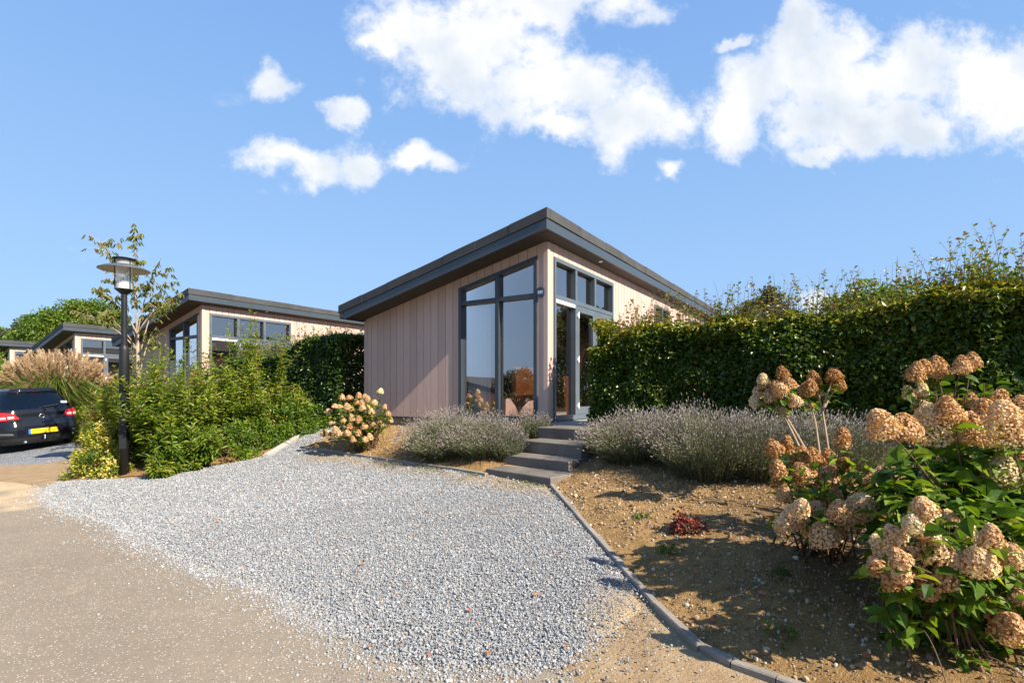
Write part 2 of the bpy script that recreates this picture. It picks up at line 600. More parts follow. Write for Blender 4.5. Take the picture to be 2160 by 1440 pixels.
M['car_paint'] = paint("dark_blue_black_car_paint", (0.0045, 0.006, 0.010))
M['red_lens'] = paint("red_lamp_lens", (0.50, 0.012, 0.015))
M['pale_lens'] = paint("pale_lamp_lens", (0.62, 0.50, 0.47))
M['yellow_plate'] = worn("yellow_plate", (0.80, 0.52, 0.02), 0.5, 0.4, 0.05)
M['blue_plate'] = worn("blue_plate_band", (0.02, 0.16, 0.55), 0.5, 0.4, 0.05)
M['navy'] = worn("navy_enamel", (0.018, 0.040, 0.085), 0.3, 0.5, 0.1)
M['rubber'] = worn("tyre_rubber", (0.02, 0.02, 0.02), 0.85, 0.2, 0.2)
# foliage
M['hedge'] = leafmat("hornbeam_leaves", [(0, (.036, .064, .007)), (.45, (.070, .118, .010)), (.7, (.140, .195, .016)), (.86, (.22, .24, .024)), (.95, (.34, .25, .04)), (1, (.24, .12, .035))], .36, .5, .36)
M['laurel'] = leafmat("dark_hedge_leaves", [(0, (.026, .052, .009)), (.5, (.056, .104, .014)), (.85, (.085, .140, .018)), (1, (.17, .21, .035))], .34, .5, .28)
M['lance'] = leafmat("lance_leaves", [(0, (.060, .120, .012)), (.45, (.150, .230, .020)), (.75, (.285, .345, .034)), (.9, (.44, .44, .055)), (1, (.38, .23, .06))], .45, .4, .46)
M['yellow_leaf'] = leafmat("yellow_variegated_leaves", [(0, (.05, .10, .012)), (.35, (.13, .20, .02)), (.6, (.42, .40, .035)), (.85, (.62, .52, .05)), (1, (.65, .55, .22))], .45, .4, .35)
M['orange_tip'] = leafmat("orange_tipped_leaves", [(0, (.036, .080, .008)), (.5, (.095, .175, .012)), (.75, (.20, .26, .02)), (.88, (.32, .22, .035)), (1, (.34, .14, .03))], .42, .45, .35)
M['red_leaf'] = leafmat("red_leaves", [(0, (.06, .025, .012)), (.4, (.15, .022, .020)), (.75, (.27, .040, .038)), (1, (.22, .17, .05))], .4, .4, .35)
M['cherry_leaf'] = leafmat("cherry_leaves", [(0, (.055, .075, .012)), (.45, (.13, .155, .022)), (.75, (.26, .23, .04)), (.9, (.26, .14, .045)), (1, (.17, .075, .04))], .5, .35, .35)
M['tree_leaf'] = leafmat("tree_leaves", [(0, (.040, .080, .010)), (.5, (.125, .200, .020)), (.8, (.245, .32, .035)), (1, (.34, .34, .06))], .5, .35, .35)
M['grey_tree'] = leafmat("grey_green_leaves", [(0, (.045, .055, .030)), (.5, (.085, .095, .055)), (1, (.15, .145, .085))], .6, .3, .3)
M['hyd_leaf'] = leafmat("hydrangea_leaves", [(0, (.034, .082, .009)), (.4, (.085, .165, .013)), (.7, (.19, .265, .018)), (.9, (.36, .38, .035)), (1, (.50, .38, .035))], .55, .28, .46)
M['petal'] = leafmat("hydrangea_petals", [(0, (.30, .135, .045)), (.2, (.48, .26, .105)), (.4, (.62, .40, .22)), (.55, (.68, .47, .28)), (.7, (.74, .58, .36)), (.85, (.78, .70, .48)), (1, (.66, .68, .44))], .7, .2, .30)
M['lav_leaf'] = leafmat("lavender_leaves", [(0, (.040, .054, .028)), (.4, (.090, .116, .058)), (.7, (.165, .192, .125)), (.9, (.30, .325, .26)), (1, (.20, .245, .05))], .7, .2, .22)
M['lav_stem'] = leafmat("lavender_stems", [(0, (.10, .085, .06)), (.5, (.20, .185, .12)), (1, (.16, .19, .07))], .7, .2, .2)
M['lav_spike'] = leafmat("lavender_spikes", [(0, (.12, .100, .085)), (.5, (.25, .212, .185)), (.9, (.46, .42, .38)), (1, (.10, .07, .24))], .8, .15, .2)
M['grass_blade'] = leafmat("grass_blades", [(0, (.040, .070, .010)), (.5, (.095, .145, .022)), (.85, (.20, .23, .05)), (1, (.34, .27, .11))], .5, .35, .35)
M['plume'] = leafmat("grass_plumes", [(0, (.34, .215, .12)), (.5, (.52, .365, .235)), (1, (.68, .54, .39))], .8, .15, .35)
M['weed'] = leafmat("weed_leaves", [(0, (.04, .09, .01)), (1, (.12, .20, .02))], .5, .35, .35)
M['dry_leaf'] = leafmat("dry_leaves", [(0, (.20, .07, .025)), (.5, (.36, .16, .05)), (1, (.48, .12, .08))], .6, .3, .2)

# ------------------------------------------------------------------ ground materials
def mat_ground():
    m, T, out = new_mat("sandy_ground")
    co = objco(T)
    a = T.noise(co, 0.35, 5, 0.6); b = T.noise(co, 5, 6, 0.65); c = T.noise(co, 60, 4, 0.7)
    col = T.ramp(T.math('ADD', T.math('MULTIPLY', b, .6), T.math('MULTIPLY', c, .4)),
                 [(0.3, (.18, .115, .060)), (0.5, (.30, .208, .118)), (0.7, (.38, .282, .170))])
    gr = T.mix(c, (.05, .08, .012), (.12, .14, .03))
    col = T.mix(T.maprange(T.vec('LENGTH', T.vec('MULTIPLY', co, (1, 1, 0))), 22, 34), col, gr)
    pbr(T, out, col, 0.95, 0.15, 0, T.math('ADD', b, c), 0.7, 0.02)
    return m


def mat_asphalt():
    m, T, out = new_mat("worn_asphalt")
    co = objco(T)
    big = T.noise(co, 0.9, 6, 0.6)
    med = T.noise(co, 9, 5, 0.65)
    vo = T.n('ShaderNodeTexVoronoi'); T.set(vo.inputs['Vector'], co); vo.inputs['Scale'].default_value = 95
    sepc = T.n('ShaderNodeSeparateColor'); T.t.links.new(vo.outputs['Color'], sepc.inputs[0])
    base = T.mix(T.maprange(big, .3, .7), (.205, .163, .116), (.270, .217, .156))
    base = T.mix(T.maprange(med, .35, .7, 0, .5), base, (.175, .145, .115))
    inside = T.maprange(vo.outputs['Distance'], 0.30, 0.42, 1, 0)
    chip = T.math('MULTIPLY', T.maprange(sepc.outputs[0], 0.80, 0.86), inside)
    col = T.mix(T.math('MULTIPLY', chip, 0.9), base, (.66, .59, .48))
    dark = T.math('MULTIPLY', T.maprange(sepc.outputs[1], 0.72, 0.8), inside)
    col = T.mix(T.math('MULTIPLY', dark, 0.6), col, (.10, .088, .078))
    # blown sand lying on the surface along the verge
    sand = T.noise(co, 1.6, 6, 0.62)
    sx = T.n('ShaderNodeSeparateXYZ'); T.t.links.new(co, sx.inputs[0])
    u = T.math('ADD', T.math('MULTIPLY', sx.outputs[0], DR.x), T.math('MULTIPLY', sx.outputs[1], DR.y))
    v = T.math('ADD', T.math('MULTIPLY', sx.outputs[0], DL.x), T.math('MULTIPLY', sx.outputs[1], DL.y))
    zone = T.math('MULTIPLY', T.maprange(v, 8.2, 10.0), T.maprange(u, 1.2, 3.2))
    k = T.maprange(T.math('ADD', sand, T.math('MULTIPLY', zone, .36)), .62, .82)
    col = T.mix(T.math('MULTIPLY', k, .85), col, (.50, .36, .21))
    pbr(T, out, col, 0.85, 0.25, 0, T.math('ADD', vo.outputs['Distance'], T.math('MULTIPLY', med, .6)), 0.55, 0.006)
    return m


def mat_gravelbed():
    m, T, out = new_mat("gravel_bed")
    co = objco(T)
    vo = T.n('ShaderNodeTexVoronoi'); T.set(vo.inputs['Vector'], co); vo.inputs['Scale'].default_value = 74
    wv = T.n('ShaderNodeTexNoise'); T.set(wv.inputs['Vector'], co); wv.inputs['Scale'].default_value = 40
    T.set(vo.inputs['Vector'], T.vec('ADD', co, T.vec('MULTIPLY', wv.outputs['Color'], (.02, .02, .02))))
    sepc = T.n('ShaderNodeSeparateColor'); T.t.links.new(vo.outputs['Color'], sepc.inputs[0])
    stone = T.ramp(sepc.outputs[0], [(0, (.10, .107, .118)), (.4, (.205, .215, .232)), (.8, (.34, .35, .365)), (1, (.55, .55, .54))])
    gap = T.maprange(vo.outputs['Distance'], .45, .75)
    stone = T.mix(gap, stone, (.07, .068, .064))
    sand = T.noise(co, 1.1, 6, 0.62)
    fine = T.noise(co, 26, 5, 0.7)
    at_ = T.n('ShaderNodeAttribute', attribute_name='tint')
    k = T.maprange(T.math('ADD', T.math('ADD', T.math('MULTIPLY', sand, .35), T.math('MULTIPLY', fine, .35)), at_.outputs['Fac']), .62, .85)
    col = T.mix(k, stone, T.mix(fine, (.25, .180, .105), (.40, .30, .19)))
    pbr(T, out, col, 0.85, 0.25, 0, T.math('SUBTRACT', 1.0, vo.outputs['Distance']), 0.8, 0.012)
    return m


def mat_stone():
    m, T, out = new_mat("crushed_stone")
    oi = T.n('ShaderNodeObjectInfo')
    col = T.ramp(oi.outputs['Random'], [(0, (.135, .138, .144)), (.3, (.200, .205, .212)), (.62, (.262, .267, .274)), (.86, (.34, .345, .347)), (.955, (.48, .48, .47)), (.975, (.34, .25, .15)), (1, (.32, .14, .08))])
    g = T.noise(objco(T), 2.5, 4)
    col = T.mix(T.maprange(g, .35, .7, 0, .3), col, (.40, .40, .395))
    pbr(T, out, col, 0.75, 0.35)
    return m


def mat_soil():
    m, T, out = new_mat("sandy_soil")
    co = objco(T)
    a = T.noise(co, 0.9, 5, 0.6); b = T.noise(co, 8, 6, 0.7); c = T.noise(co, 70, 5, 0.7)
    col = T.ramp(T.math('ADD', T.math('MULTIPLY', b, .55), T.math('MULTIPLY', c, .45)),
                 [(0.28, (.165, .090, .034)), (0.46, (.315, .185, .074)), (0.6, (.43, .270, .115)), (0.75, (.51, .350, .17))])
    at_ = T.n('ShaderNodeAttribute', attribute_name='tint')
    col = T.mix(T.maprange(T.math('ADD', at_.outputs['Fac'], T.math('MULTIPLY', T.math('SUBTRACT', a, .5), .8)), .35, .65), col,
                T.mix(c, (.125, .070, .030), (.315, .195, .087)))  # shade on the right-hand bed mixed into the soil colour as dark brown
    pbr(T, out, col, 0.95, 0.12, 0, T.math('ADD', T.math('MULTIPLY', b, 1.0), T.math('MULTIPLY', c, .8)), 1.0, 0.05)
    return m


def mat_clod():
    m, T, out = new_mat("soil_clods_and_pebbles")
    oi = T.n('ShaderNodeObjectInfo')
    col = T.ramp(oi.outputs['Random'], [(0, (.12, .075, .042)), (.35, (.22, .145, .080)), (.62, (.33, .23, .135)), (.75, (.42, .31, .195)), (.88, (.38, .31, .23)), (.965, (.52, .46, .37)), (1, (.22, .22, .225))])
    pbr(T, out, T.mix(T.maprange(T.noise(objco(T), 3, 4), .3, .7, 0, .4), col, (.30, .21, .13)), 0.95, 0.15)
    return m


M['ground'] = mat_ground(); M['asphalt'] = mat_asphalt(); M['gravelbed'] = mat_gravelbed()
M['stone'] = mat_stone(); M['soil'] = mat_soil(); M['clod'] = mat_clod()


def inpoly(x, y, poly):
    x = np.asarray(x); y = np.asarray(y)
    r = np.zeros(x.shape, bool)
    n = len(poly)
    for i in range(n):
        x1, y1 = poly[i]; x2, y2 = poly[(i + 1) % n]
        c = ((y1 > y) != (y2 > y)) & (x < (x2 - x1) * (y - y1) / (y2 - y1 + 1e-12) + x1)
        r ^= c
    return r


def distpoly(x, y, poly, closed=True):
    d = np.full(np.shape(x), 1e9)
    n = len(poly)
    for i in range(n if closed else n - 1):
        ax, ay = poly[i]; bx, by = poly[(i + 1) % n]
        dx, dy = bx - ax, by - ay
        t = np.clip(((x - ax) * dx + (y - ay) * dy) / (dx * dx + dy * dy + 1e-12), 0, 1)
        d = np.minimum(d, np.hypot(x - ax - t * dx, y - ay - t * dy))
    return d


def grid_mesh(name, xs, ys, zf, keep, mat, tintf=None, smooth=True):
    X, Y = np.meshgrid(xs, ys)
    nx, ny = len(xs), len(ys)
    cx = (X[:-1, :-1] + X[1:, 1:]) / 2; cy = (Y[:-1, :-1] + Y[1:, 1:]) / 2
    k = keep(cx, cy) if keep else np.ones(cx.shape, bool)
    idx = np.arange(nx * ny).reshape(ny, nx)
    q = np.stack([idx[:-1, :-1], idx[:-1, 1:], idx[1:, 1:], idx[1:, :-1]], -1)[k]
    used = np.unique(q)
    mp = np.full(nx * ny, -1); mp[used] = np.arange(len(used))
    vx = X.ravel()[used]; vy = Y.ravel()[used]
    mb = MB()
    mb.add(np.stack([vx, vy, zf(vx, vy)], 1), mp[q], tintf(vx, vy) if tintf else 0.0)
    return mb.build(name, mat, smooth=smooth)


def P2(px, py):
    p = gp(px, py)
    return (p.x, p.y)


# the open ground, one sheet to the horizon
def axis(lo, hi, step, far):
    core = np.arange(lo, hi + 1e-6, step)
    out = np.geomspace(step, far, 24).cumsum()
    out = out[out < far]
    return np.concatenate([lo - out[::-1], core, hi + out])


g = grid_mesh("ground", axis(-26, 12, .25, 900), axis(-8, 30, .25, 900), lambda x, y: terrain(x, y) - 0.010, None, M['ground'])
tag(g, kind='structure')

# the asphalt road in front
ROAD = [(-40, 26.6), (-40, -30), (20, -30), (20, -13), (5.6, -1.9), (1.6, 1.3), (.55, 2.55), (.1, 3.3), (-2.0, 6.2), (-5.3, 7.6), (-6.6, 8.1), (-8.4, 9.1), (-11, 10.1), (-20, 15.2)]
r = grid_mesh("road", axis(-14, 4, .06, 60), axis(-3, 13, .06, 60),
              lambda x, y: terrain(x, y) + 0.004 - .022 * sstep(.25, .0, distpoly(x, y, ROAD)), lambda x, y: inpoly(x + .35 * (fbm(x * 2.3, y * 2.3, 15) - .5), y + .35 * (fbm(x * 2.3, y * 2.3, 19) - .5), ROAD), M['asphalt'])
tag(r, kind='structure')

# kerb lines (world points taken where the edging stands)
KERB_R = [P2(1161, 1022), P2(1235, 1108), P2(1310, 1192), P2(1388, 1280), P2(1480, 1368), P2(1545, 1400), P2(1640, 1434), (2.1, 1.9), (3.2, 1.15)]
KERB_L = [P2(634, 945), P2(695, 953), P2(770, 964), P2(860, 977), P2(950, 990), P2(1026, 1003)]
KERB_F = [P2(560, 965), P2(600, 941), P2(640, 916), P2(684, 897), P2(716, 888)]


# gravel forecourt
GRAV = [P2(*p) for p in [(82, 1052), (150, 1085), (230, 1102), (290, 1152), (430, 1212), (560, 1256), (640, 1312), (700, 1350), (760, 1392), (850, 1425), (1000, 1432), (1180, 1420), (1330, 1330), (1388, 1282), (1310, 1192), (1235, 1108), (1161, 1022), (1100, 1010), (1026, 1002), (950, 989), (860, 976), (770, 963), (695, 952), (634, 944), (690, 930), (730, 905), (760, 888), (716, 887), (684, 896), (640, 915), (600, 940), (560, 962), (480, 978), (400, 990), (330, 1002), (262, 1010), (180, 1012), (110, 1018)]]
GRAV = [(a, b) for a, b in GRAV]


def sandy(x, y):
    """how much bare sand shows through the stones"""
    x = np.asarray(x); y = np.asarray(y)
    s = 0.62 * sstep(1.15, .05, distpoly(x, y, KERB_R[2:6], False)) * sstep(4.6, 3.2, y)
    s = np.maximum(s, 0.34 * sstep(.6, .0, distpoly(x, y, KERB_R[0:4], False)))
    s = np.maximum(s, 0.56 * sstep(1.2, .05, distpoly(x, y, KERB_L[1:] + KERB_R[:1], False)))
    e = np.hypot((x + .15) / 1.3, (y - 5.6) / .7)
    s = np.maximum(s, 0.30 * sstep(1.3, .5, e))
    return s


gb = grid_mesh("gravel_surface", np.arange(-9, 2.2, .06), np.arange(2.3, 15, .06),
               lambda x, y: terrain(x, y) + 0.010 + 0.012 * (fbm(x * 3, y * 3, 5) - .5) - .030 * sstep(.16, .02, distpoly(x, y, GRAV)),
               lambda x, y: inpoly(x + .12 * (fbm(x * 4, y * 4, 3) - .5), y + .12 * (fbm(x * 4, y * 4, 9) - .5), GRAV), M['gravelbed'], sandy)
tag(gb, kind='structure')
# the neighbour's gravel parking bay
GRAV2 = [P2(-330, 975), P2(-120, 985), P2(40, 984), P2(120, 976), P2(170, 962), P2(185, 935), P2(178, 915), P2(130, 900), (-22, 19), (-26, 17)]
gb2 = grid_mesh("gravel_surface", np.arange(-26, -7, .1), np.arange(7, 20, .1),
                lambda x, y: terrain(x, y) + 0.012 - .034 * sstep(.35, .12, distpoly(x, y, GRAV2)), lambda x, y: inpoly(x + .3 * (fbm(x * 3, y * 3, 3) - .5), y + .3 * (fbm(x * 3, y * 3, 9) - .5), GRAV2), M['gravelbed'],
                lambda x, y: 0.25 * sstep(.5, 0, distpoly(x, y, GRAV2)))
tag(gb2, kind='structure')


# ------------------------------------------------------------------ loose stones
def stone_variants(name, mat, k=5, flat=.7, seed=1):
    import bmesh
    col = bpy.data.collections.new(name)
    for i in range(k):
        bm = bmesh.new()
        bmesh.ops.create_icosphere(bm, subdivisions=1, radius=.5)
        rr = random.Random(seed * 31 + i)
        ax = (rr.uniform(.8, 1.25), rr.uniform(.65, 1.0), rr.uniform(flat * .8, flat * 1.15))
        cuts = [Vector((rr.gauss(0, 1), rr.gauss(0, 1), rr.gauss(0, 1))).normalized() for _ in range(6)]
        for v in bm.verts:
            for c in cuts:
                d = v.co.dot(c)
                if d > .33:
                    v.co -= c * (d - .33)
            v.co = Vector((v.co.x * ax[0], v.co.y * ax[1], v.co.z * ax[2])) * rr.uniform(.92, 1.08)
        me = bpy.data.meshes.new(name)
        bm.to_mesh(me); bm.free()
        me.materials.append(mat)
        col.objects.link(bpy.data.objects.new(name, me))
    return col


def scatter(name, pts, scale, col, seed=0):
    n = len(pts)
    rng = np.random.default_rng(seed)
    me = bpy.data.meshes.new(name)
    me.vertices.add(n)
    me.vertices.foreach_set('co', np.asarray(pts, np.float32).ravel())
    a = me.attributes.new('size', 'FLOAT', 'POINT'); a.data.foreach_set('value', np.asarray(scale, np.float32))
    rot = rng.uniform(0, 2 * math.pi, (n, 3)).astype(np.float32); rot[:, :2] = rng.normal(0, .6, (n, 2))
    a = me.attributes.new('turn', 'FLOAT_VECTOR', 'POINT'); a.data.foreach_set('vector', rot.ravel())
    me.update()
    o = bpy.data.objects.new(name, me)
    COL.objects.link(o)
    ng = bpy.data.node_groups.new(name, 'GeometryNodeTree')
    ng.interface.new_socket('Geometry', in_out='INPUT', socket_type='NodeSocketGeometry')
    ng.interface.new_socket('Geometry', in_out='OUTPUT', socket_type='NodeSocketGeometry')
    nn = ng.nodes
    gi = nn.new('NodeGroupInput'); go = nn.new('NodeGroupOutput')
    ip = nn.new('GeometryNodeInstanceOnPoints')
    ci = nn.new('GeometryNodeCollectionInfo'); ci.inputs['Collection'].default_value = col
    ci.inputs['Separate Children'].default_value = True; ci.inputs['Reset Children'].default_value = True
    ip.inputs['Pick Instance'].default_value = True
    na = nn.new('GeometryNodeInputNamedAttribute'); na.data_type = 'FLOAT'; na.inputs[0].default_value = 'size'
    nr = nn.new('GeometryNodeInputNamedAttribute'); nr.data_type = 'FLOAT_VECTOR'; nr.inputs[0].default_value = 'turn'
    L = ng.links
    L.new(gi.outputs[0], ip.inputs['Points']); L.new(ci.outputs[0], ip.inputs['Instance'])
    try:
        e2r = nn.new('FunctionNodeEulerToRotation'); L.new(nr.outputs[0], e2r.inputs[0]); L.new(e2r.outputs[0], ip.inputs['Rotation'])
    except Exception:
        L.new(nr.outputs[0], ip.inputs['Rotation'])
    L.new(na.outputs[0], ip.inputs['Scale'])
    L.new(ip.outputs[0], go.inputs[0])
    md = o.modifiers.new('scatter', 'NODES'); md.node_group = ng
    return o


STONES = stone_variants("crushed_stone", M['stone'], 5, .75, 1)
CLODS = stone_variants("soil_clod", M['clod'], 5, .8, 2)


def sample_poly(rng, n, lo, hi):
    return rng.uniform(lo[0], hi[0], n), rng.uniform(lo[1], hi[1], n)


BED_R0 = KERB_R + [(6.5, -1.2), (12, 1.0), (14, 5), (1.95, 10.2)]
rng = np.random.default_rng(11)
x, y = sample_poly(rng, 1350000, (-9, 2.2), (2.3, 13.5))
d = np.hypot(x, y)
wob = .22 * (fbm(x * 3.1, y * 3.1, 21) - .5)
edge = distpoly(x, y, GRAV)
ins = inpoly(x + wob, y + wob * .7, GRAV)
sd = np.clip(sandy(x, y) + .55 * (fbm(x * 2.2, y * 2.2, 33) - .5), 0, 1)
dens_ = np.where(ins, 1.0 - .86 * sstep(.16, .62, sd), 0)
# strays kicked out over the asphalt
u_ = DR.x * x + DR.y * y
stray = (~ins) & (inpoly(x, y, ROAD) | ((y < 3.9) & (x > -.3) & (distpoly(x, y, KERB_R, False) > .06) & ~inpoly(x, y, BED_R0))) & (edge < 1.5)
dens_ = np.where(stray, .55 * np.exp(-edge / .10) + .035 * np.exp(-edge / .40) * sstep(.46, .60, fbm(x * 3, y * 3, 8)), dens_)
dens_ = np.where((~ins) & (x > .15) & (y < 3.9), np.where(stray, .16 * np.exp(-edge / .30), 0), dens_)
dens_ *= np.clip((5.0 / d) ** 0.8, .35, 1)
keep = rng.uniform(size=len(x)) < dens_
x, y, d, ins = x[keep], y[keep], d[keep], ins[keep]
sz = np.clip(rng.lognormal(math.log(.0112), .36, len(x)), .005, .028) * np.where(d > 6.5, 1.2, 1.0)
edge = distpoly(x, y, GRAV)
z = terrain(x, y) + .004 + np.where(ins, (.008 + rng.uniform(-.004, .009, len(x))) * sstep(.03, .2, edge), 0) + sz * .22
o = scatter("gravel", np.stack([x, y, z], 1), sz, STONES, 1)
tag(o, "grey crushed stone gravel loose on the forecourt", kind='stuff')
print("gravel stones", len(x))

# ------------------------------------------------------------------ planting beds
STEP_L = [(-.36, 7.2), (-.13, 7.56), (.12, 7.92), (.37, 8.30)]
BED_R = [KERB_R[0]] + KERB_R[1:] + [(6.5, -1.2), (12, 1.0), (14, 5), (1.95, 10.2), (1.15, 8.35), (.93, 7.2), (.70, 6.75)]
_off = []
BED_L = KERB_L + [(-.1, 7.5), (.3, 8.1), (.45, 9.2), (-3.3, 11.75), (-3.75, 11.2)]
BED_S = [(KERB_F[0][0], KERB_F[0][1])] + KERB_F[1:] + [(-3.4, 12.5), (-1, 17), (-8, 24), (-16, 19), (-11.8, 14.5), (-9.0, 11.3), P2(165, 985), P2(200, 1000), P2(262, 1006), P2(330, 1000), P2(400, 988), P2(480, 976)]


def bed_z(x, y, poly, h, seed):
    e = distpoly(x, y, poly)
    return terrain(x, y) + .005 + h * sstep(0, .5, e) + .06 * (fbm(x * 2.5, y * 2.5, seed) - .5) * sstep(0, .3, e) + .042 * (fbm(x * 11, y * 11, seed + 3, 3) - .45) * sstep(0, .2, e)


def bedR(x, y):
    return bed_z(x, y, BED_R, .07, 41)


def bedL(x, y):
    return bed_z(x, y, BED_L, .06, 51)


def bedS(x, y):
    return bed_z(x, y, BED_S, .06, 61)


def bed_shade(x, y):
    # painted shade: crumbly soil darkened mid right-hand bed, paler sand along its kerb
    e = distpoly(x, y, KERB_R, False)
    return .06 + .58 * sstep(.35, 1.5, e) * sstep(6.4, 4.6, y)


b1 = grid_mesh("flower_bed_soil", np.arange(.3, 8, .035), np.arange(1.0, 9.5, .035), bedR, lambda x, y: inpoly(x, y, BED_R), M['soil'], bed_shade, False)
b2 = grid_mesh("flower_bed_soil", np.arange(-5.4, .6, .035), np.arange(6.9, 12, .035), bedL, lambda x, y: inpoly(x, y, BED_L), M['soil'], lambda x, y: 0 * x + .05, False)
b3 = grid_mesh("flower_bed_soil", np.arange(-17, -.8, .08), np.arange(8, 24, .08), bedS, lambda x, y: inpoly(x, y, BED_S), M['soil'], lambda x, y: 0 * x + .05, True)
for b in (b1, b2, b3):
    tag(b, kind='structure')

rng = np.random.default_rng(12)
pts = []; szs = []
for poly, bz, lo, hi, n, big in ((BED_R, bedR, (.3, 1.2), (5.5, 8.6), 80000, .9), (BED_L, bedL, (-5.3, 6.9), (.6, 11.6), 24000, .9), (BED_S, bedS, (-9.5, 8), (-3, 13.2), 12000, 1.0)):
    x = rng.uniform(lo[0], hi[0], n); y = rng.uniform(lo[1], hi[1], n)
    k = inpoly(x, y, poly) & (distpoly(x, y, poly) > .03) & (rng.uniform(size=n) < .25 + 1.1 * fbm(x * 2, y * 2, 77) ** 1.5)
    x, y = x[k], y[k]
    s = np.clip(rng.lognormal(math.log(.0145), .50, len(x)), .005, .060) * big
    pts.append(np.stack([x, y, bz(x, y) + s * .18], 1)); szs.append(s)
o = scatter("pebbles", np.concatenate(pts), np.concatenate(szs), CLODS, 2)
tag(o, "pale pebbles and crumbs of soil strewn over the flower beds", kind='stuff')


# ------------------------------------------------------------------ kerbs, steps, terrace
def kerb(name, line, w, top, mat, piece=1.0, seed=0):
    """a run of concrete edging slabs set end to end"""
    mb = MB()
    rr = random.Random(seed)
    P = [Vector((a, b)) for a, b in line]
    seg = []
    for a, b in zip(P[:-1], P[1:]):
        L = (b - a).length
        k = max(1, round(L / piece))
        for i in range(k):
            seg.append((a.lerp(b, i / k), a.lerp(b, (i + 1) / k)))
    for a, b in seg:
        d = (b - a).normalized(); nrm = Vector((-d.y, d.x)) * w * .5
        a2 = a + d * .003; b2 = b - d * .003
        dz = rr.uniform(-.006, .006); sh = nrm.normalized() * rr.uniform(-.006, .006)
        za, zb = tz(*a) + top + dz, tz(*b) + top + dz + rr.uniform(-.004, .004)
        c = .008
        q = []
        for (p, z, s) in ((a2, za, -1), (b2, zb, -1), (b2, zb, 1), (a2, za, 1)):
            q.append((p + nrm * s + sh, z))
        low = [(v.x, v.y, z - .35) for v, z in q]
        mid = [(v.x, v.y, z - c) for v, z in q]
        n1 = nrm.normalized() * c
        tops = []
        for (v, z), s in zip(q, (1, 1, -1, -1)):
            tops.append((v.x + n1.x * s, v.y + n1.y * s, z))
        t = rr.random()
        mb.hex(low + mid, t)
        mb.add(mid + tops, [[4, 5, 6, 7], [0, 1, 5, 4], [1, 2, 6, 5], [2, 3, 7, 6], [3, 0, 4, 7]], t)
    o = mb.build(name, mat)
    tag(o, kind='structure')
    return o


kerb("kerb", KERB_R, .055, .030, M['kerb'], 1.0, 1)
kerb("kerb", KERB_L, .055, .035, M['kerb'], 1.0, 2)
kerb("kerb", KERB_F, .09, .07, M['kerb_pale'], 1.0, 3)

steps = empty("garden_steps", on(0.1, 7.0), 0, "four dark concrete block steps climbing from the gravel to the glazed corner door", "steps")


def world_child(mb, name, mat, parent, smooth=False):
    o = mb.build(name, mat, None, smooth)
    o.parent = parent
    o.matrix_parent_inverse = Matrix.LocRotScale(parent.location, parent.rotation_euler, None).inverted()
    return o


for (pl, pr, Yl, Yr, ztop, h) in ((( -.354, 7.2), (.463, 6.395), 0, 0, .477, .30), ((-.128, 7.56), (.727, 6.83), 0, 0, .617, .30), ((.12, 7.92), (.93, 7.13), 0, 0, .795, .30), ((.40, 8.28), (1.30, 7.55), 0, 0, .965, .30)):
    a = Vector((*pl, 0)); b = Vector((*pr, 0))
    d = (b - a).normalized(); nb = Vector((-d.y, d.x, 0))
    mb = MB()
    c = .010
    depth = .62
    outer = [a, b, b + nb * depth, a + nb * depth]
    inner = [a + d * c + nb * c, b - d * c + nb * c, b - d * c + nb * (depth - c), a + d * c + nb * (depth - c)]
    low = [(v.x, v.y, ztop - h) for v in outer]; mid = [(v.x, v.y, ztop - c) for v in outer]; top = [(v.x, v.y, ztop) for v in inner]
    mb.hex(low + mid)
    mb.Fs.pop(); mb.M.pop()
    mb.add(low + mid, [[3, 2, 1, 0], [0, 1, 5, 4], [1, 2, 6, 5], [2, 3, 7, 6], [3, 0, 4, 7]])
    mb.add(mid + top, [[4, 5, 6, 7], [0, 1, 5, 4], [1, 2, 6, 5], [2, 3, 7, 6], [3, 0, 4, 7]])
    world_child(mb, "step", M['concrete'], steps)


def HW(lx, ly, lz=0.0):
    """cabin coordinates (along DR, along DL, above floor) to world"""
    return HOUSE_C + DR * lx + DL * ly + Vector((0, 0, lz))


mb = MB()
q = [HW(.05, -1.75), HW(13, -1.75), HW(13, -.035), HW(.05, -.035)]
mb.hex([(v.x, v.y, .70) for v in q] + [(v.x, v.y, .985) for v in q])
o = mb.build("terrace_paving", M['paving'])
tag(o, kind='structure')

# ------------------------------------------------------------------ the cabins
HX, HY, HS, HZ0 = 12.0, 4.47, 0.226, 3.08      # length, width, roof fall, wall height at the high side


def rz(y):
    return HZ0 - HS * y


def wall_cells(t0, t1, openings, top, zb=0.0):
    """split a wall strip round its openings: (ta, tb, z0, z0, ztop(ta), ztop(tb))"""
    cuts = sorted({t0, t1, *[o[0] for o in openings if t0 < o[0] < t1], *[o[1] for o in openings if t0 < o[1] < t1]})
    res = []
    for a, b in zip(cuts[:-1], cuts[1:]):
        m = (a + b) / 2
        op = [o for o in openings if o[0] - 1e-6 < m < o[1] + 1e-6]
        if not op:
            res.append((a, b, zb, zb, top(a), top(b)))
        else:
            o_ = op[0]
            if o_[2] > zb + .01:
                res.append((a, b, zb, zb, o_[2], o_[2]))
            if o_[3](m) < top(m) - .01:
                res.append((a, b, o_[3](a), o_[3](b), top(a), top(b)))
    return res


def slab(mb, mp, a, b, za, zb_, zta, ztb, o0, o1, t=.5, mi=0):
    c = [mp(a, za, o0), mp(b, zb_, o0), mp(b, zb_, o1), mp(a, za, o1), mp(a, zta, o0), mp(b, ztb, o0), mp(b, ztb, o1), mp(a, zta, o1)]
    mb.hex(c, t, mi)


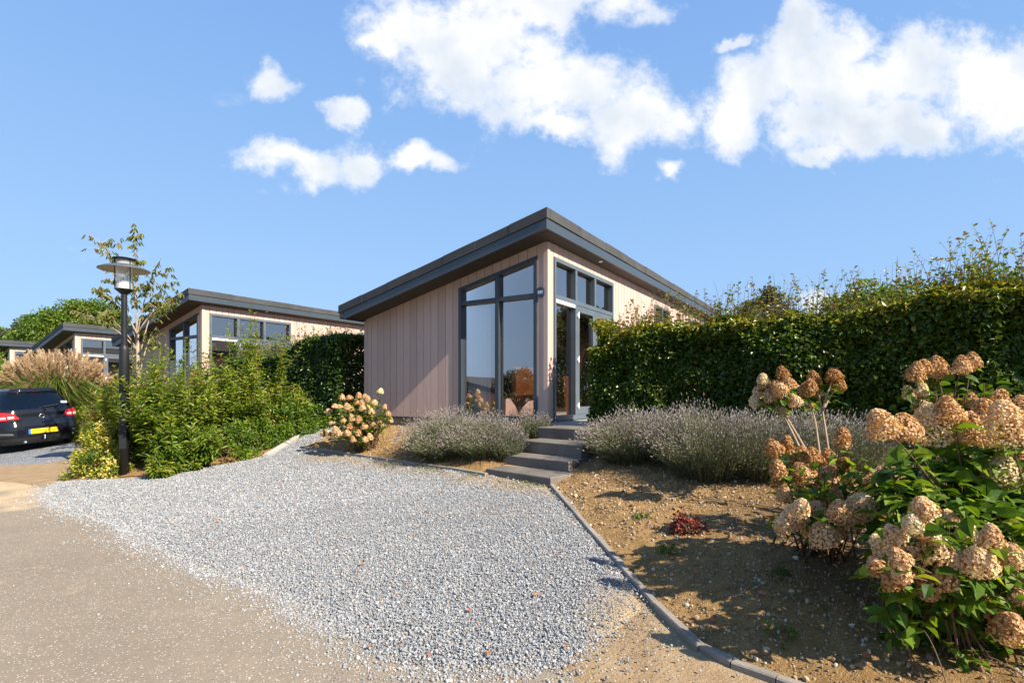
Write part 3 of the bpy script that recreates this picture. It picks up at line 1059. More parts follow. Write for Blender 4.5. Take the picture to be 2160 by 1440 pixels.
def board_wall(name, mp, length, openings, top, parent, pitch=.19, flip=False):
    mb = MB()
    rr = random.Random(hash(name) % 1000 + int(length * 100))
    n = round(length / pitch)
    w = length / n
    for i in range(n):
        a, b = i * w + .0045, (i + 1) * w - .0045
        t = rr.random()
        for c in wall_cells(a, b, openings, top, 0.0):
            slab(mb, mp, *c, -.024, -.0005, t)
    for c in wall_cells(0, length, openings, top, 0.0):       # backing
        slab(mb, mp, *c, 0.0, .05, .2)
    return mb.build(name, M['clad'], parent)


def fix_normals(o):
    import bmesh
    bm = bmesh.new(); bm.from_mesh(o.data)
    bmesh.ops.recalc_face_normals(bm, faces=bm.faces)
    bm.to_mesh(o.data); bm.free()
    return o


def lining(name, mp, length, openings, top, parent):
    mb = MB()
    for c in wall_cells(0.02, length - .02, openings, top, 0.0):
        slab(mb, mp, *c, .052, .14)
    return fix_normals(mb.build(name, M['plaster'], parent))


MP_G = lambda t, z, o: (o, t, z)             # gable end facing the road
MP_S = lambda t, z, o: (t, o, z)             # long glazed side
MP_B = lambda t, z, o: (t, HY - o, z)        # low long side
MP_E = lambda t, z, o: (HX - o, t, z)        # far gable

GW = (.176, 1.894, .02, lambda y: 2.853 - .222 * (y - .176))
SW = (.19, 2.89, -.01, lambda x: 2.86)
SM1 = (5.75, 7.10, 2.27, lambda x: 2.81)
SM2 = (9.20, 10.5, 2.27, lambda x: 2.81)


def bar(mb, mp, a, b, z0, z1, o0, o1, z0b=None, z1b=None, mi=0):
    slab(mb, mp, a, b, z0, z0 if z0b is None else z0b, z1, z1 if z1b is None else z1b, o0, o1, .5, mi)


def pane(mp, a, b, z0, z1a, z1b, off, parent, name='pane'):
    mb = MB()
    mb.add([mp(a, z0, off), mp(b, z0, off), mp(b, z1b, off), mp(a, z1a, off)], [[0, 1, 2, 3]])
    return mb.build(name, M['glass'], parent)


def soffit_lamp(x, parent):
    mb = MB()
    y = -.165
    mb.lathe([(.0, -.004), (.028, -.004), (.030, -.010), (.045, -.010), (.047, 0), (.047, .004)], (x, y, rz(y) - .003), 20)
    o = mb.build('soffit_lamp', M['chrome'], parent, True)
    return o


def build_house():
    h = empty("holiday_cabin", HOUSE_C, HOUSE_RZ)
    for nm, mp, ln, op, tp in (('wall', MP_G, HY, [GW], rz), ('wall', MP_S, HX, [SW, SM1, SM2], lambda t: HZ0), ('wall', MP_B, HX, [], lambda t: rz(HY)), ('wall', MP_E, HY, [], rz)):
        fix_normals(board_wall(nm, mp, ln, op, tp, h))
    for nm, mp, ln, op, tp in (('lining', MP_G, HY, [GW], rz), ('lining', MP_S, HX, [SW, SM1, SM2], lambda t: HZ0)):
        lining(nm, mp, ln, op, lambda t, tp=tp: tp(t) - .03, h)
    # corner posts
    for cx, cy in ((0, 0), (0, HY), (HX, 0)):
        mb = MB()
        sx = -1 if cx == 0 else 1; sy = -1 if cy == 0 else 1
        x0, x1 = sorted((cx + sx * .034, cx - sx * .05)); y0, y1 = sorted((cy + sy * .034, cy - sy * .05))
        zt = rz(cy) - (.012 if cy == 0 else .03)
        # an L of two strips
        xa, xb = sorted((cx + sx * .034, cx + sx * .0245))
        mb.box(xa, xb, y0, y1, .0, zt)
        ya, yb = sorted((cy + sy * .034, cy + sy * .0245))
        xc, xd = sorted((cx + sx * .0243, cx - sx * .05))
        mb.box(xc, xd, ya, yb, .0, zt)
        mb.build('corner_trim', M['clad'], h)
    # floor, inner wall, ceiling
    mb = MB(); mb.box(.15, HX - .1, .15, HY - .1, -.03, .0); mb.build('floor', M['wood_floor'], h)
    mb = MB(); mb.box(6.3, 6.4, .15, HY - .06, .001, rz(HY) - .02); mb.box(.15, 6.3, HY - .14, HY - .052, .001, rz(HY) - .02); mb.build('partition', M['plaster'], h)
    # base
    mb = MB()
    for i in range(9):
        a = i * HY / 9
        mb.box(-.010, .10, a + .004, a + HY / 9 - .004, -.30, -.035)
    for i in range(26):
        a = .1 + i * (HX - .1) / 26
        mb.box(a + .004, a + (HX - .1) / 26 - .004, -.010, .10, -.30, -.035)
    mb.box(.101, HX, HY - .1, HY + .01, -.30, -.035)
    mb.build('plinth', M['plinth'], h)
    mb = MB()
    mb.box(-.055, .02, -.03, HY + .02, -.034, -.012)
    mb.box(.0205, HX, -.055, .02, -.034, -.012)
    mb.build('base_flashing', M['steel'], h)
    # roof
    yl, yh = HY + .12, -.28
    x0, x1 = -.52, HX + .35

    def sl(mb, xa, xb, ya, yb, da, db, t=.5):
        mb.hex([(xa, ya, rz(ya) + da), (xb, ya, rz(ya) + da), (xb, yb, rz(yb) + da), (xa, yb, rz(yb) + da),
                (xa, ya, rz(ya) + db), (xb, ya, rz(ya) + db), (xb, yb, rz(yb) + db), (xa, yb, rz(yb) + db)], t)
    mb = MB(); sl(mb, x0 + .03, x1 - .03, yh + .03, yl - .03, .0, .02)
    roof_s = mb.build('soffit', M['soffit'], h)
    mb = MB()
    sl(mb, x0, x0 + .028, yh, yl, -.012, .145)
    sl(mb, x0 + .0285, x1 - .0285, yh, yh + .028, -.012, .145)
    sl(mb, x1 - .028, x1, yh, yl, -.012, .145)
    sl(mb, x0 + .0285, x1 - .0285, yl - .028, yl, -.012, .145)
    fa = mb.build('fascia', M['fascia'], h)
    mb = MB()
    e = .016
    rr = random.Random(4)
    ys = np.linspace(yh - e, yl + .14, 8)
    for i in range(7):        # felt upstand in lapped lengths along the gable
        k = .0 if i % 2 else .004
        sl(mb, x0 - e - k, x0 + .10, ys[i], ys[i + 1], .152, .31 + k, rr.random())
    xs = np.linspace(x0 + .10, x1, 12)
    for i in range(11):
        k = .0 if i % 2 else .004
        sl(mb, xs[i], xs[i + 1], yh - e - k, yh + .09, .152, .31 + k, rr.random())
    sl(mb, x0 + .1005, x1, yh + .0905, yl + .13, .150, .29, .5)
    ro = mb.build('roof', M['felt'], h)
    mb = MB(); sl(mb, x0 - .012, x1, yl + .002, yl + .11, .03, .14)
    mb.build('gutter', M['steel'], h)
    soffit_lamp(1.92, h); soffit_lamp(6.4, h); soffit_lamp(10.5, h)

    # ---- gable window
    st = [M['steel']]
    w0, w1 = GW[0], GW[1]; tp = GW[3]
    mb = MB()
    fo0, fo1 = -.050, .07
    bar(mb, MP_G, w0, w0 + .065, .0, tp(w0), fo0, fo1, None, tp(w0 + .065))
    bar(mb, MP_G, w1 - .065, w1, .0, tp(w1 - .065), fo0, fo1, None, tp(w1))
    bar(mb, MP_G, w0 + .065, w1 - .065, tp(w0 + .065) - .07, tp(w0 + .065), fo0, fo1, tp(w1 - .065) - .07, tp(w1 - .065))
    bar(mb, MP_G, w0 + .065, w1 - .065, .0, .07, fo0, fo1)
    mid = 1.014
    bar(mb, MP_G, mid - .04, mid + .04, .07, tp(mid - .04) - .07, fo0 + .004, fo1 - .003, None, tp(mid + .04) - .07)
    for a, b in ((w0 + .065, mid - .04), (mid + .04, w1 - .065)):
        bar(mb, MP_G, a, b, 2.14, 2.215, fo0 + .006, fo1 - .004)
    win = fix_normals(mb.build('window', st, h))
    for a, b in ((w0 + .065, mid - .04), (mid + .04, w1 - .065)):
        pane(MP_G, a, b, .07, 2.14, 2.14, .035, win)
        pane(MP_G, a, b, 2.215, tp(a) - .07, tp(b) - .07, .035, win)
    mb = MB()           # pale sash profile beside the left pane and the mullion
    bar(mb, MP_G, w1 - .075, w1 - .0655, .07, 1.55, .020, .034)
    bar(mb, MP_G, mid + .0405, mid + .052, .07, 2.13, .018, .034)
    fix_normals(mb.build('sash_profile', [M['steel_light']], win))

    # ---- glazed side with the doors
    a0, a1 = SW[0], SW[1]
    m1, m2 = 1.06, 1.93
    mb = MB()
    st2 = [M['steel_light']]
    bar(mb, MP_S, a0, a0 + .06, -.008, 2.86, fo0, fo1)
    bar(mb, MP_S, a1 - .06, a1, -.008, 2.86, fo0, fo1)
    bar(mb, MP_S, a0 + .06, a1 - .06, 2.79, 2.86, fo0, fo1)
    bar(mb, MP_S, a0 + .06, a1 - .06, 2.14, 2.215, fo0 + .003, fo1)
    bar(mb, MP_S, a0 + .06, a1 - .06, -.008, .075, fo0 + .003, fo1)
    for m_, lo_ in ((m1, .075), (m2, 2.215)):
        bar(mb, MP_S, m_ - .04, m_ + .04, 2.215, 2.79, fo0 + .004, fo1 - .003)
    bar(mb, MP_S, m1 - .04, m1 + .04, .075, 2.14, fo0 + .004, fo1 - .003)
    fr = fix_normals(mb.build('window', st2, h))
    for a, b in ((a0 + .06, m1 - .04), (m1 + .04, m2 - .04), (m2 + .04, a1 - .06)):
        pane(MP_S, a, b, 2.215, 2.79, 2.79, .050, fr)
    pane(MP_S, a0 + .06, m1 - .04, .075, 2.14, 2.14, .050, fr)
    mb = MB()
    bar(mb, MP_S, a0 + .062, m1 - .042, 2.075, 2.135, -.040, .040)
    fix_normals(mb.build('blind_box', [M['white']], h))
    for k, (a, b) in enumerate(((m1 + .045, m2 - .004), (m2 + .004, a1 - .065))):
        mb = MB()
        f0, f1 = -.040, .045
        bar(mb, MP_S, a, a + .10, .08, 2.132, f0, f1); bar(mb, MP_S, b - .10, b, .08, 2.132, f0, f1)
        bar(mb, MP_S, a + .10, b - .10, 2.02, 2.132, f0, f1); bar(mb, MP_S, a + .10, b - .10, .08, .22, f0, f1)
        dr = fix_normals(mb.build('door', st2, h))
        pane(MP_S, a + .10, b - .10, .22, 2.02, 2.02, .008, dr)
        hx = a if k == 0 else b
        for zz in (.25, 1.12, 1.95):
            mb = MB()
            mb.box(hx - .030, hx + .030, -.068, -.0405, zz - .03, zz + .03)
            mb.tube([(hx, -.075, zz - .06), (hx, -.075, zz + .06)], .012, 8)
            mb.build('hinge', M['white'], dr)
        if k == 0:
            mb = MB()
            mb.box(b - .065, b - .035, -.048, -.0405, .98, 1.22)
            mb.tube([(b - .05, -.045, 1.10), (b - .05, -.085, 1.10), (b - .17, -.085, 1.10)], .010, 8)
            mb.build('handle', M['chrome'], dr)
    for sm in (SM1, SM2):
        mb = MB()
        a, b, z0, z1 = sm[0], sm[1], sm[2], sm[3](0)
        m_ = (a + b) / 2
        bar(mb, MP_S, a, a + .055, z0, z1, fo0, fo1); bar(mb, MP_S, b - .055, b, z0, z1, fo0, fo1)
        bar(mb, MP_S, a + .055, b - .055, z0, z0 + .055, fo0, fo1); bar(mb, MP_S, a + .055, b - .055, z1 - .055, z1, fo0, fo1)
        bar(mb, MP_S, m_ - .03, m_ + .03, z0 + .055, z1 - .055, fo0 + .003, fo1 - .003)
        w_ = fix_normals(mb.build('window', st2, h))
        pane(MP_S, a + .055, m_ - .03, z0 + .055, z1 - .055, z1 - .055, .045, w_)
        pane(MP_S, m_ + .03, b - .055, z0 + .055, z1 - .055, z1 - .055, .045, w_)
    return h


def curtain(h, y0, y1, folds, label, xo=.24):
    mb = MB()
    n = folds * 8
    t = np.linspace(0, 1, n)
    yy_ = y0 + (y1 - y0) * t
    xx_ = xo + .035 * np.sin(t * folds * 2 * math.pi) + .012 * np.sin(t * folds * 5.1)
    z0, z1 = .04, 2.12
    V = np.concatenate([np.stack([xx_, yy_, np.full(n, z0)], 1), np.stack([xx_ * .96, yy_, np.full(n, z1)], 1)])
    i = np.arange(n - 1)
    mb.add(V, np.stack([i, i + 1, i + 1 + n, i + n], 1))
    o = mb.build('curtain', M['curtain'], None, True)
    o.location = h.location; o.rotation_euler = h.rotation_euler
    return tag(o, label, 'curtain', 'white curtains behind the cabin windows')


house = build_house()
tag(house, "nearest pink timber cabin with monopitch roof, corner glazing and number plaque above the steps", "cabin", "pink timber holiday cabins along the road")
spots = [((-9.10, 15.6, 1.00), "second pink cabin, behind the bushes right of the street lamp, its windows facing the hedge"),
         ((-19.25, 23.4, 1.06), "third pink cabin, standing behind the tall plumed grass left of the lamp post"),
         ((-29.6, 31.3, 1.10), "farthest pink cabin, its low grey roof under the trees at far left")]
cabins = [house]
for loc, lab in spots:
    c = copy_tree(house)
    c.location = loc
    c['label'] = lab
    cabins.append(c)
far = copy_tree(house)
far.location = (-27.5, 1.6, -.75); far.rotation_euler = (0, 0, HOUSE_RZ + math.pi)
far['label'] = "pink cabin across the road, seen only as a reflection in the gable window"

# number plaque on the first cabin only
mb = MB()
n = 40
R_ = .088
pts2 = []
for i in range(n):
    a = 2 * math.pi * i / n
    pts2.append((max(-.070, min(.070, R_ * math.cos(a))), R_ * math.sin(a)))
yc, zc = .100, 2.215
front_ = [(-.062, yc + p[0], zc + p[1]) for p in pts2]; back_ = [(-.0345, yc + p[0], zc + p[1]) for p in pts2]
V = front_ + back_
mb.add(V, np.array([list(range(n))]))
mb.Fs.append(np.array([[i, (i + 1) % n, n + (i + 1) % n, n + i] for i in range(n)])); mb.M.append(np.zeros(n, np.int32))
plaque = fix_normals(mb.build('number_plaque', M['navy'], house))


def text_mesh(name, body, size, mat, parent, loc, rot, ext=.0015, bold=0.0):
    cu = bpy.data.curves.new(name, 'FONT')
    cu.body = body; cu.size = size; cu.extrude = ext; cu.offset = bold
    cu.align_x = 'CENTER'; cu.align_y = 'CENTER'
    to = bpy.data.objects.new(name, cu)
    COL.objects.link(to)
    dg = bpy.context.evaluated_depsgraph_get(); dg.update()
    me = bpy.data.meshes.new_from_object(to.evaluated_get(dg))
    COL.objects.unlink(to); bpy.data.objects.remove(to)
    me.materials.clear(); me.materials.append(mat)
    o = bpy.data.objects.new(name, me)
    COL.objects.link(o)
    o.parent = parent
    o.location = loc; o.rotation_euler = rot
    return o


text_mesh('house_number', '131', .072, M['white'], plaque, (-.0635, yc, zc - .004), (math.pi / 2, 0, -math.pi / 2), .0012, .0018)

# furniture seen through the corner glazing
curtain(house, 1.35, 1.86, 5, "white curtain gathered at the left side of the first cabin's gable window")
curtain(cabins[1], .30, .92, 5, "white curtain in the right half of the second cabin's gable window")
curtain(cabins[1], 1.06, 1.84, 6, "white curtain in the left half of the second cabin's gable window")


def inside(name, mb, mat, parent=None, smooth=False):
    o = mb.build(name, mat, parent, smooth)
    if not parent:
        o.location = HOUSE_C; o.rotation_euler = (0, 0, HOUSE_RZ)
    return o


def hroot(name, lx, ly, lz, rz_, label, cat, group=None):
    p = HW(lx, ly, lz)
    return empty(name, p, HOUSE_RZ + rz_, label, cat, group)


pd = hroot('pendant_lamp', 1.75, .93, 1.42, 0, "white cone pendant lamp hanging inside the corner window", 'lamp')
mb = MB(); mb.lathe([(.03, .22), (.05, .17), (.10, .13), (.155, .06), (.17, .0), (.165, -.002), (.145, .06), (.09, .12), (.04, .16)], (0, 0, 0), 28)
mb.build('lamp_shade', M['white'], pd, True)
mb = MB(); mb.tube([(0, 0, .21), (0, 0, 1.40)], .004, 6); mb.build('cord', M['black'], pd)

sf = hroot('armchair', .85, 1.02, 0, 0, "tan leather high-sided armchair behind the corner window", 'armchair')
for nm, bxs, mt in (('side_panel', (-.40, .40, -.12, .0, .02, .98), 'leather'), ('side_panel', (-.40, .40, -.92, -.80, .02, .80), 'leather'), ('backrest', (.28, .42, -.795, -.125, .25, .92), 'leather'), ('seat', (-.40, .275, -.795, -.125, .20, .45), 'leather')):
    mb = MB(); mb.box(*bxs); b_ = mb.build(nm, M[mt], sf)
    bv = b_.modifiers.new('round', 'BEVEL'); bv.width = .03; bv.segments = 3
tb = hroot('dining_table', 2.1, 1.0, 0, 0, "dark dining table inside the glazed corner room", 'table')
mb = MB(); mb.box(-.45, .45, -.8, .8, .71, .75); mb.build('tabletop', M['darkwood'], tb)
for sx in (-.4, .4):
    for sy in (-.74, .74):
        mb = MB(); mb.box(sx - .03, sx + .03, sy - .03, sy + .03, 0, .709); mb.build('leg', M['black'], tb)
ch0 = None
for (lx, ly, r_, lab) in ((1.42, .35, 0.1, "black dining chair with its back to the gable window"), (1.2, 1.62, .3, "black dining chair near the white curtain"), (2.75, .7, 3.1, "black dining chair on the far side of the table")):
    if ch0 is None:
        ch0 = c0 = hroot('dining_chair', lx, ly, 0, r_, lab, 'chair', 'black dining chairs in the corner room')
        mb = MB(); mb.box(-.22, .22, -.22, .22, .43, .47); mb.build('seat', M['black'], c0)
        mb = MB(); mb.hex([(-.22, -.21, .50), (-.19, -.21, .50), (-.19, .21, .50), (-.22, .21, .50), (-.30, -.19, .88), (-.275, -.19, .88), (-.275, .19, .88), (-.30, .19, .88)]); mb.build('backrest', M['black'], c0)
        for sx in (-.2, .2):
            for sy in (-.19, .19):
                mb = MB(); mb.tube([(sx * 1.1, sy * 1.1, 0), (sx, sy, .43)], .014, 8); mb.build('leg', M['darkwood'], c0)
    else:
        c0 = copy_tree(ch0)
        c0.location = HW(lx, ly, 0); c0.rotation_euler = (0, 0, HOUSE_RZ + r_); c0['label'] = lab
sb = hroot('sideboard', 3.0, 3.75, 0, 0, "low pale sideboard against the inner wall of the corner room", 'sideboard')
mb = MB(); mb.box(-1.0, 1.0, -.22, .22, .08, .78); mb.build('cabinet', M['plinth'], sb)
mb = MB(); mb.box(-1.02, 1.02, -.24, .24, .781, .81); mb.build('top', M['darkwood'], sb)
for k in range(3):
    mb = MB(); mb.box(-.98 + k * .66, -.35 + k * .66, -.24, -.221, .11, .75); d_ = mb.build('door', M['plinth'], sb)
    mb = MB(); mb.tube([(-.62 + k * .66, -.25, .4), (-.62 + k * .66, -.25, .5)], .008, 6); mb.build('handle', M['black'], d_)

# ------------------------------------------------------------------ street lamp
LP = gp(262, 1001)
lamp = empty('street_lamp', LP, 0.35, "black street lamp with a wide disc shade at the edge of the gravel", 'street lamp')
KL = LP.y / 1119.0


def lz_(py):
    return (828 - py) * KL + 1.5 - LP.z


mb = MB()
mb.lathe([(.0, -.3), (.074, -.3), (.074, lz_(738)), (.070, lz_(733)), (.050, lz_(729)), (.046, lz_(728))], (0, 0, 0), 28)
mb.lathe([(.046, lz_(728)), (.044, lz_(622))], (0, 0, 0), 28)
mb.build('pole', M['pole'], lamp, True)
mb = MB(); mb.box(-.05, .05, -.0765, -.07, .45, .95); mb.build('service_hatch', M['pole'], lamp)
zb = lz_(611.5); ztop = lz_(546)
mb = MB()
mb.lathe([(.044, lz_(622)), (.046, lz_(621)), (.125, zb - .006), (.132, zb), (.132, zb + .012), (.0, zb + .012)], (0, 0, 0), 32)
mb.build('collar', M['pole'], lamp, False)
mb = MB(); mb.lathe([(.118, zb + .0125), (.118, ztop - .02)], (0, 0, 0), 36); mb.build('glass_cylinder', M['glass_clear'], lamp, True)
mb = MB(); mb.lathe([(.085, zb + .013), (.085, zb + .10), (.078, zb + .128), (.05, zb + .150), (0, zb + .156)], (0, 0, 0), 28); mb.build('diffuser', M['white'], lamp, True)
zs = lz_(566)
mb = MB()
mb.lathe([(.135, zs + .060), (.20, zs + .046), (.30, zs + .014), (.372, zs - .022), (.377, zs - .030), (.374, zs - .034)], (0, 0, 0), 56)
sh = mb.build('shade', M['shade_top'], lamp, True)
mb = MB()
mb.lathe([(.374, zs - .0345), (.364, zs - .030), (.29, zs + .004), (.20, zs + .034), (.1355, zs + .050), (.1355, zs + .060)], (0, 0, 0), 56)
mb.build('reflector', M['shade_under'], sh, True)
mb = MB()
mb.lathe([(0, ztop + .022), (.10, ztop + .018), (.172, ztop), (.176, ztop - .006), (.170, ztop - .012), (0, ztop - .010)], (0, 0, 0), 40)
mb.build('top_cap', M['pole'], lamp, True)
for k in range(3):
    a = k * 2 * math.pi / 3 - .62
    mb = MB()
    cx, cy = .130 * math.cos(a), .130 * math.sin(a)
    mb.tube([(cx, cy, zb), (cx, cy, ztop - .008)], .008, 6)
    mb.build('strut', M['pole'], lamp)

# ------------------------------------------------------------------ the parked car (dark hatchback seen from behind)
CP = Vector((-11.24, 12.80, 0)); CP.z = tz(CP.x, CP.y) + .01
CAR_DIR = Vector((.48, .88, 0)).normalized()            # along its rear bumper, to the right
car_f = Vector((-CAR_DIR.y, CAR_DIR.x, 0))
car = empty('parked_car', CP, math.atan2(car_f.y, car_f.x), "dark blue-black hatchback parked on the gravel bay at the left edge, seen from behind", 'car')
# it stands on the cross slope
roll = math.atan2(tz(CP.x - CAR_DIR.x * .8, CP.y - CAR_DIR.y * .8) - tz(CP.x + CAR_DIR.x * .8, CP.y + CAR_DIR.y * .8), 1.6)
car.rotation_euler = (-0.072 * -1 * -1, 0, car.rotation_euler.z)

_z = np.array([.17, .24, .36, .50, .60, .70, .80, .90, .96, 1.02, 1.12, 1.22, 1.32, 1.375, 1.42, 1.46, 1.485])
_xr = np.array([.13, .05, .015, .00, .015, .055, .085, .095, .115, .165, .240, .315, .385, .405, .36, .55, 1.2])
_xf = np.array([3.88, 3.96, 4.00, 4.02, 4.01, 3.97, 3.86, 3.60, 3.30, 2.98, 2.78, 2.58, 2.38, 2.27, 2.15, 1.98, 1.6])
_w = np.array([.78, .82, .85, .865, .868, .868, .864, .850, .828, .800, .755, .705, .650, .610, .565, .48, .30])


def car_pt(z, th, off=0.0):
    xr = np.interp(z, _z, _xr); xf = np.interp(z, _z, _xf); w = np.interp(z, _z, _w)
    c, s = np.cos(th), np.sin(th)
    ne = np.interp(z, [.2, .9, 1.1, 1.45], [5.5, 5.5, 5.0, 3.4])
    rr_ = (np.abs(c) ** ne + np.abs(s) ** ne) ** (-1 / ne)
    c, s = c * rr_, s * rr_
    xc = (xr + xf) / 2; a = (xf - xr) / 2
    x = xc + a * c
    y = w * s
    return np.stack(np.broadcast_arrays(x, y, z), -1)


def car_patch(name, z0, z1, th0, th1, mat, parent, off=.006, nz_=8, nt=14, keepf=None, thick=True, tmap=None):
    zz = np.linspace(z0, z1, nz_); tt = np.linspace(th0, th1, nt)
    Z, Tt = np.meshgrid(zz, tt, indexing='ij')
    Pp = car_pt(Z, Tt)
    e = 1e-3
    dz = car_pt(np.clip(Z + e, .18, 1.48), Tt) - car_pt(np.clip(Z - e, .18, 1.48), Tt); dt = car_pt(Z, Tt + e) - car_pt(Z, Tt - e)
    Nn = norm(np.cross(dt, dz))
    ctr = np.array([2.0, 0, .8])
    sgn = np.sign(((Pp - ctr) * Nn).sum(-1, keepdims=True)); Nn = Nn * sgn
    V = (Pp + Nn * off).reshape(-1, 3)
    i = np.arange(nz_ - 1)[:, None]; j = np.arange(nt - 1)[None]
    q = np.stack([i * nt + j, i * nt + j + 1, (i + 1) * nt + j + 1, (i + 1) * nt + j], -1)
    if keepf is not None:
        cz = (Z[:-1, :-1] + Z[1:, 1:]) / 2; ct = (Tt[:-1, :-1] + Tt[1:, 1:]) / 2
        q = q[keepf(cz, ct)]
    mb = MB(); mb.add(V, q.reshape(-1, 4))
    o = mb.build(name, mat, parent, True)
    fix_normals(o)
    return o


NTH = 160
ths = np.linspace(0, 2 * math.pi, NTH, endpoint=False)
zs_ = np.unique(np.concatenate([np.linspace(.17, 1.485, 46), _z]))
Zg, Tg = np.meshgrid(zs_, ths, indexing='ij')
Pg = car_pt(Zg, Tg)
i = np.arange(len(zs_) - 1)[:, None]; j = np.arange(NTH)[None]
q = np.stack([i * NTH + j, i * NTH + (j + 1) % NTH, (i + 1) * NTH + (j + 1) % NTH, (i + 1) * NTH + j], -1)
cz = (zs_[:-1] + zs_[1:])[:, None] / 2 + 0 * j
cth = (ths + math.pi / NTH)[None] + 0 * i
cen = Pg.reshape(-1, 3)[q].mean(2)
rear = np.abs(np.angle(np.exp(1j * (cth - math.pi))))
front_ang = np.abs(np.angle(np.exp(1j * cth)))
yc_ = cen[..., 1]; xc_ = cen[..., 0]
wz = np.interp(cz, _z, _w)
RG = (cz > 1.0) & (cz < 1.345) & (np.abs(yc_) < wz - .085) & (xc_ < .75)
FG = (cz > 1.0) & (cz < 1.40) & (np.abs(yc_) < wz - .05) & (xc_ > 2.0)
SG = (cz > .99) & (cz < 1.36) & (np.abs(yc_) > wz - .03) & (xc_ > .75) & (xc_ < 2.75) & (np.abs(xc_ - 1.75) > .05)
arch = ((np.hypot(xc_ - .68, cz - .30) < .345) | (np.hypot(xc_ - 3.20, cz - .30) < .345)) & (np.abs(yc_) > wz - .06)
hole = RG | FG | SG | arch
mb = MB(); mb.add(Pg.reshape(-1, 3), q[~hole])
top = len(zs_) - 1
mb.Fs.append((np.arange(NTH) + top * NTH)[None]); mb.M.append(np.zeros(1, np.int32))
body = fix_normals(mb.build('body', M['car_paint'], car, True))
for nm, k in (('rear_window', RG), ('windscreen', FG), ('side_window', SG & (yc_ > 0)), ('side_window', SG & (yc_ < 0))):
    mb = MB(); mb.add(Pg.reshape(-1, 3), q[k]); fix_normals(mb.build(nm, M['car_glass'], car, True))
# cabin inside
mb = MB(); mb.box(.35, 3.1, -.70, .70, .30, .80); mb.box(.30, .60, -.62, .62, .805, .93); mb.build('interior', M['black'], car)
for y_ in (-.36, .36):
    mb = MB()
    mb.hex([(1.05, y_ - .24, .805), (1.22, y_ - .24, .805), (1.22, y_ + .24, .805), (1.05, y_ + .24, .805), (.90, y_ - .21, 1.10), (1.0, y_ - .21, 1.10), (1.0, y_ + .21, 1.10), (.90, y_ + .21, 1.10)])
    s_ = mb.build('seat', M['black'], car)
    mb = MB()
    mb.lathe([(0, -.10), (.09, -.095), (.135, -.05), (.145, 0), (.13, .06), (.08, .10), (0, .105)], (0, 0, 0), 16)
    hr = mb.build('headrest', M['black'], s_, True); hr.location = (.93, y_, 1.20); hr.scale = (.5, 1, 1)
# rear dark trim, spoiler lip, diffuser
car_patch('rear_spoiler', 1.352, 1.44, math.pi - .70, math.pi + .70, M['car_paint'], car, .030, 5, 26)
car_patch('third_brake_light', 1.365, 1.392, math.pi - .10, math.pi + .10, M['red_lens'], car, .036, 3, 8)
car_patch('lower_bumper', .20, .335, math.pi - .95, math.pi + .95, M['black'], car, .012, 6, 30)


def rear_th(y, z):
    lo_, hi_ = 0.0, 1.5
    for _ in range(30):
        m = (lo_ + hi_) / 2
        if abs(float(car_pt(np.array(z), np.array(math.pi + m))[1])) < abs(y):
            lo_ = m
        else:
            hi_ = m
    return math.pi - lo_ if y > 0 else math.pi + lo_


def quad_patch(name, corners, mat, parent, off, n=10):
    """patch of the rear given by (y, z) corners, laid on the bodywork"""
    c = np.array(corners, float)
    V = []
    for a in np.linspace(0, 1, n):
        for b in np.linspace(0, 1, n):
            yz = (c[0] * (1 - b) + c[1] * b) * (1 - a) + (c[3] * (1 - b) + c[2] * b) * a
            p = car_pt(np.array(yz[1]), np.array(rear_th(yz[0], yz[1])))
            q0 = p + np.array([-off, np.sign(yz[0]) * off * .6 * (abs(yz[0]) > .7), 0])
            V.append(q0)
    ii = np.arange(n - 1)[:, None]; jj = np.arange(n - 1)[None]
    qq = np.stack([ii * n + jj, ii * n + jj + 1, (ii + 1) * n + jj + 1, (ii + 1) * n + jj], -1).reshape(-1, 4)
    mb = MB(); mb.add(np.array(V), qq)
    return fix_normals(mb.build(name, mat, parent, True))


for s in (-1, 1):
    tl = quad_patch('tail_light', [(s * .42, .775), (s * .842, .735), (s * .825, .965), (s * .50, .900)], M['red_lens'], car, .018)
    quad_patch('reverse_lens', [(s * .50, .800), (s * .61, .790), (s * .62, .840), (s * .52, .842)], M['pale_lens'], tl, .024, 5)
    quad_patch('indicator_lens', [(s * .64, .792), (s * .75, .782), (s * .75, .828), (s * .65, .835)], M['pale_lens'], tl, .024, 5)
    quad_patch('fog_reflector', [(s * .55, .40), (s * .80, .42), (s * .80, .465), (s * .58, .445)], M['chrome'] if False else M['steel_light'], car, .010, 5)
pl = quad_patch('number_plate', [(-.26, .405), (.26, .405), (.26, .515), (-.26, .515)], M['yellow_plate'], car, .022, 6)
quad_patch('plate_band', [(.26, .405), (.305, .405), (.305, .515), (.26, .515)], M['blue_plate'], car, .022, 3)
# emblem: ring with a bolt
mb = MB()
an = np.linspace(0, 2 * math.pi, 33)
ec = (float(car_pt(np.array(.80), np.array(math.pi))[0]) - .022, 0.0, .805)
mb.tube(np.stack([np.full(33, ec[0]), .046 * np.cos(an), ec[2] + .046 * np.sin(an)], 1), .0075, 8)
mb.add([(ec[0] - .004, .062, ec[2] + .010), (ec[0] - .004, -.010, ec[2] + .012), (ec[0] - .004, .010, ec[2] + .002), (ec[0] - .004, -.062, ec[2] - .010), (ec[0] - .004, .012, ec[2] - .012), (ec[0] - .004, -.012, ec[2] - .002)], [[0, 1, 2], [3, 4, 5], [1, 5, 4, 2]][0:1] + [[3, 4, 5]])
mb.add([(ec[0] - .004, .030, ec[2] + .012), (ec[0] - .004, .030, ec[2] + .0), (ec[0] - .004, -.030, ec[2] - .012), (ec[0] - .004, -.030, ec[2] + .0)], [[0, 1, 2, 3]])
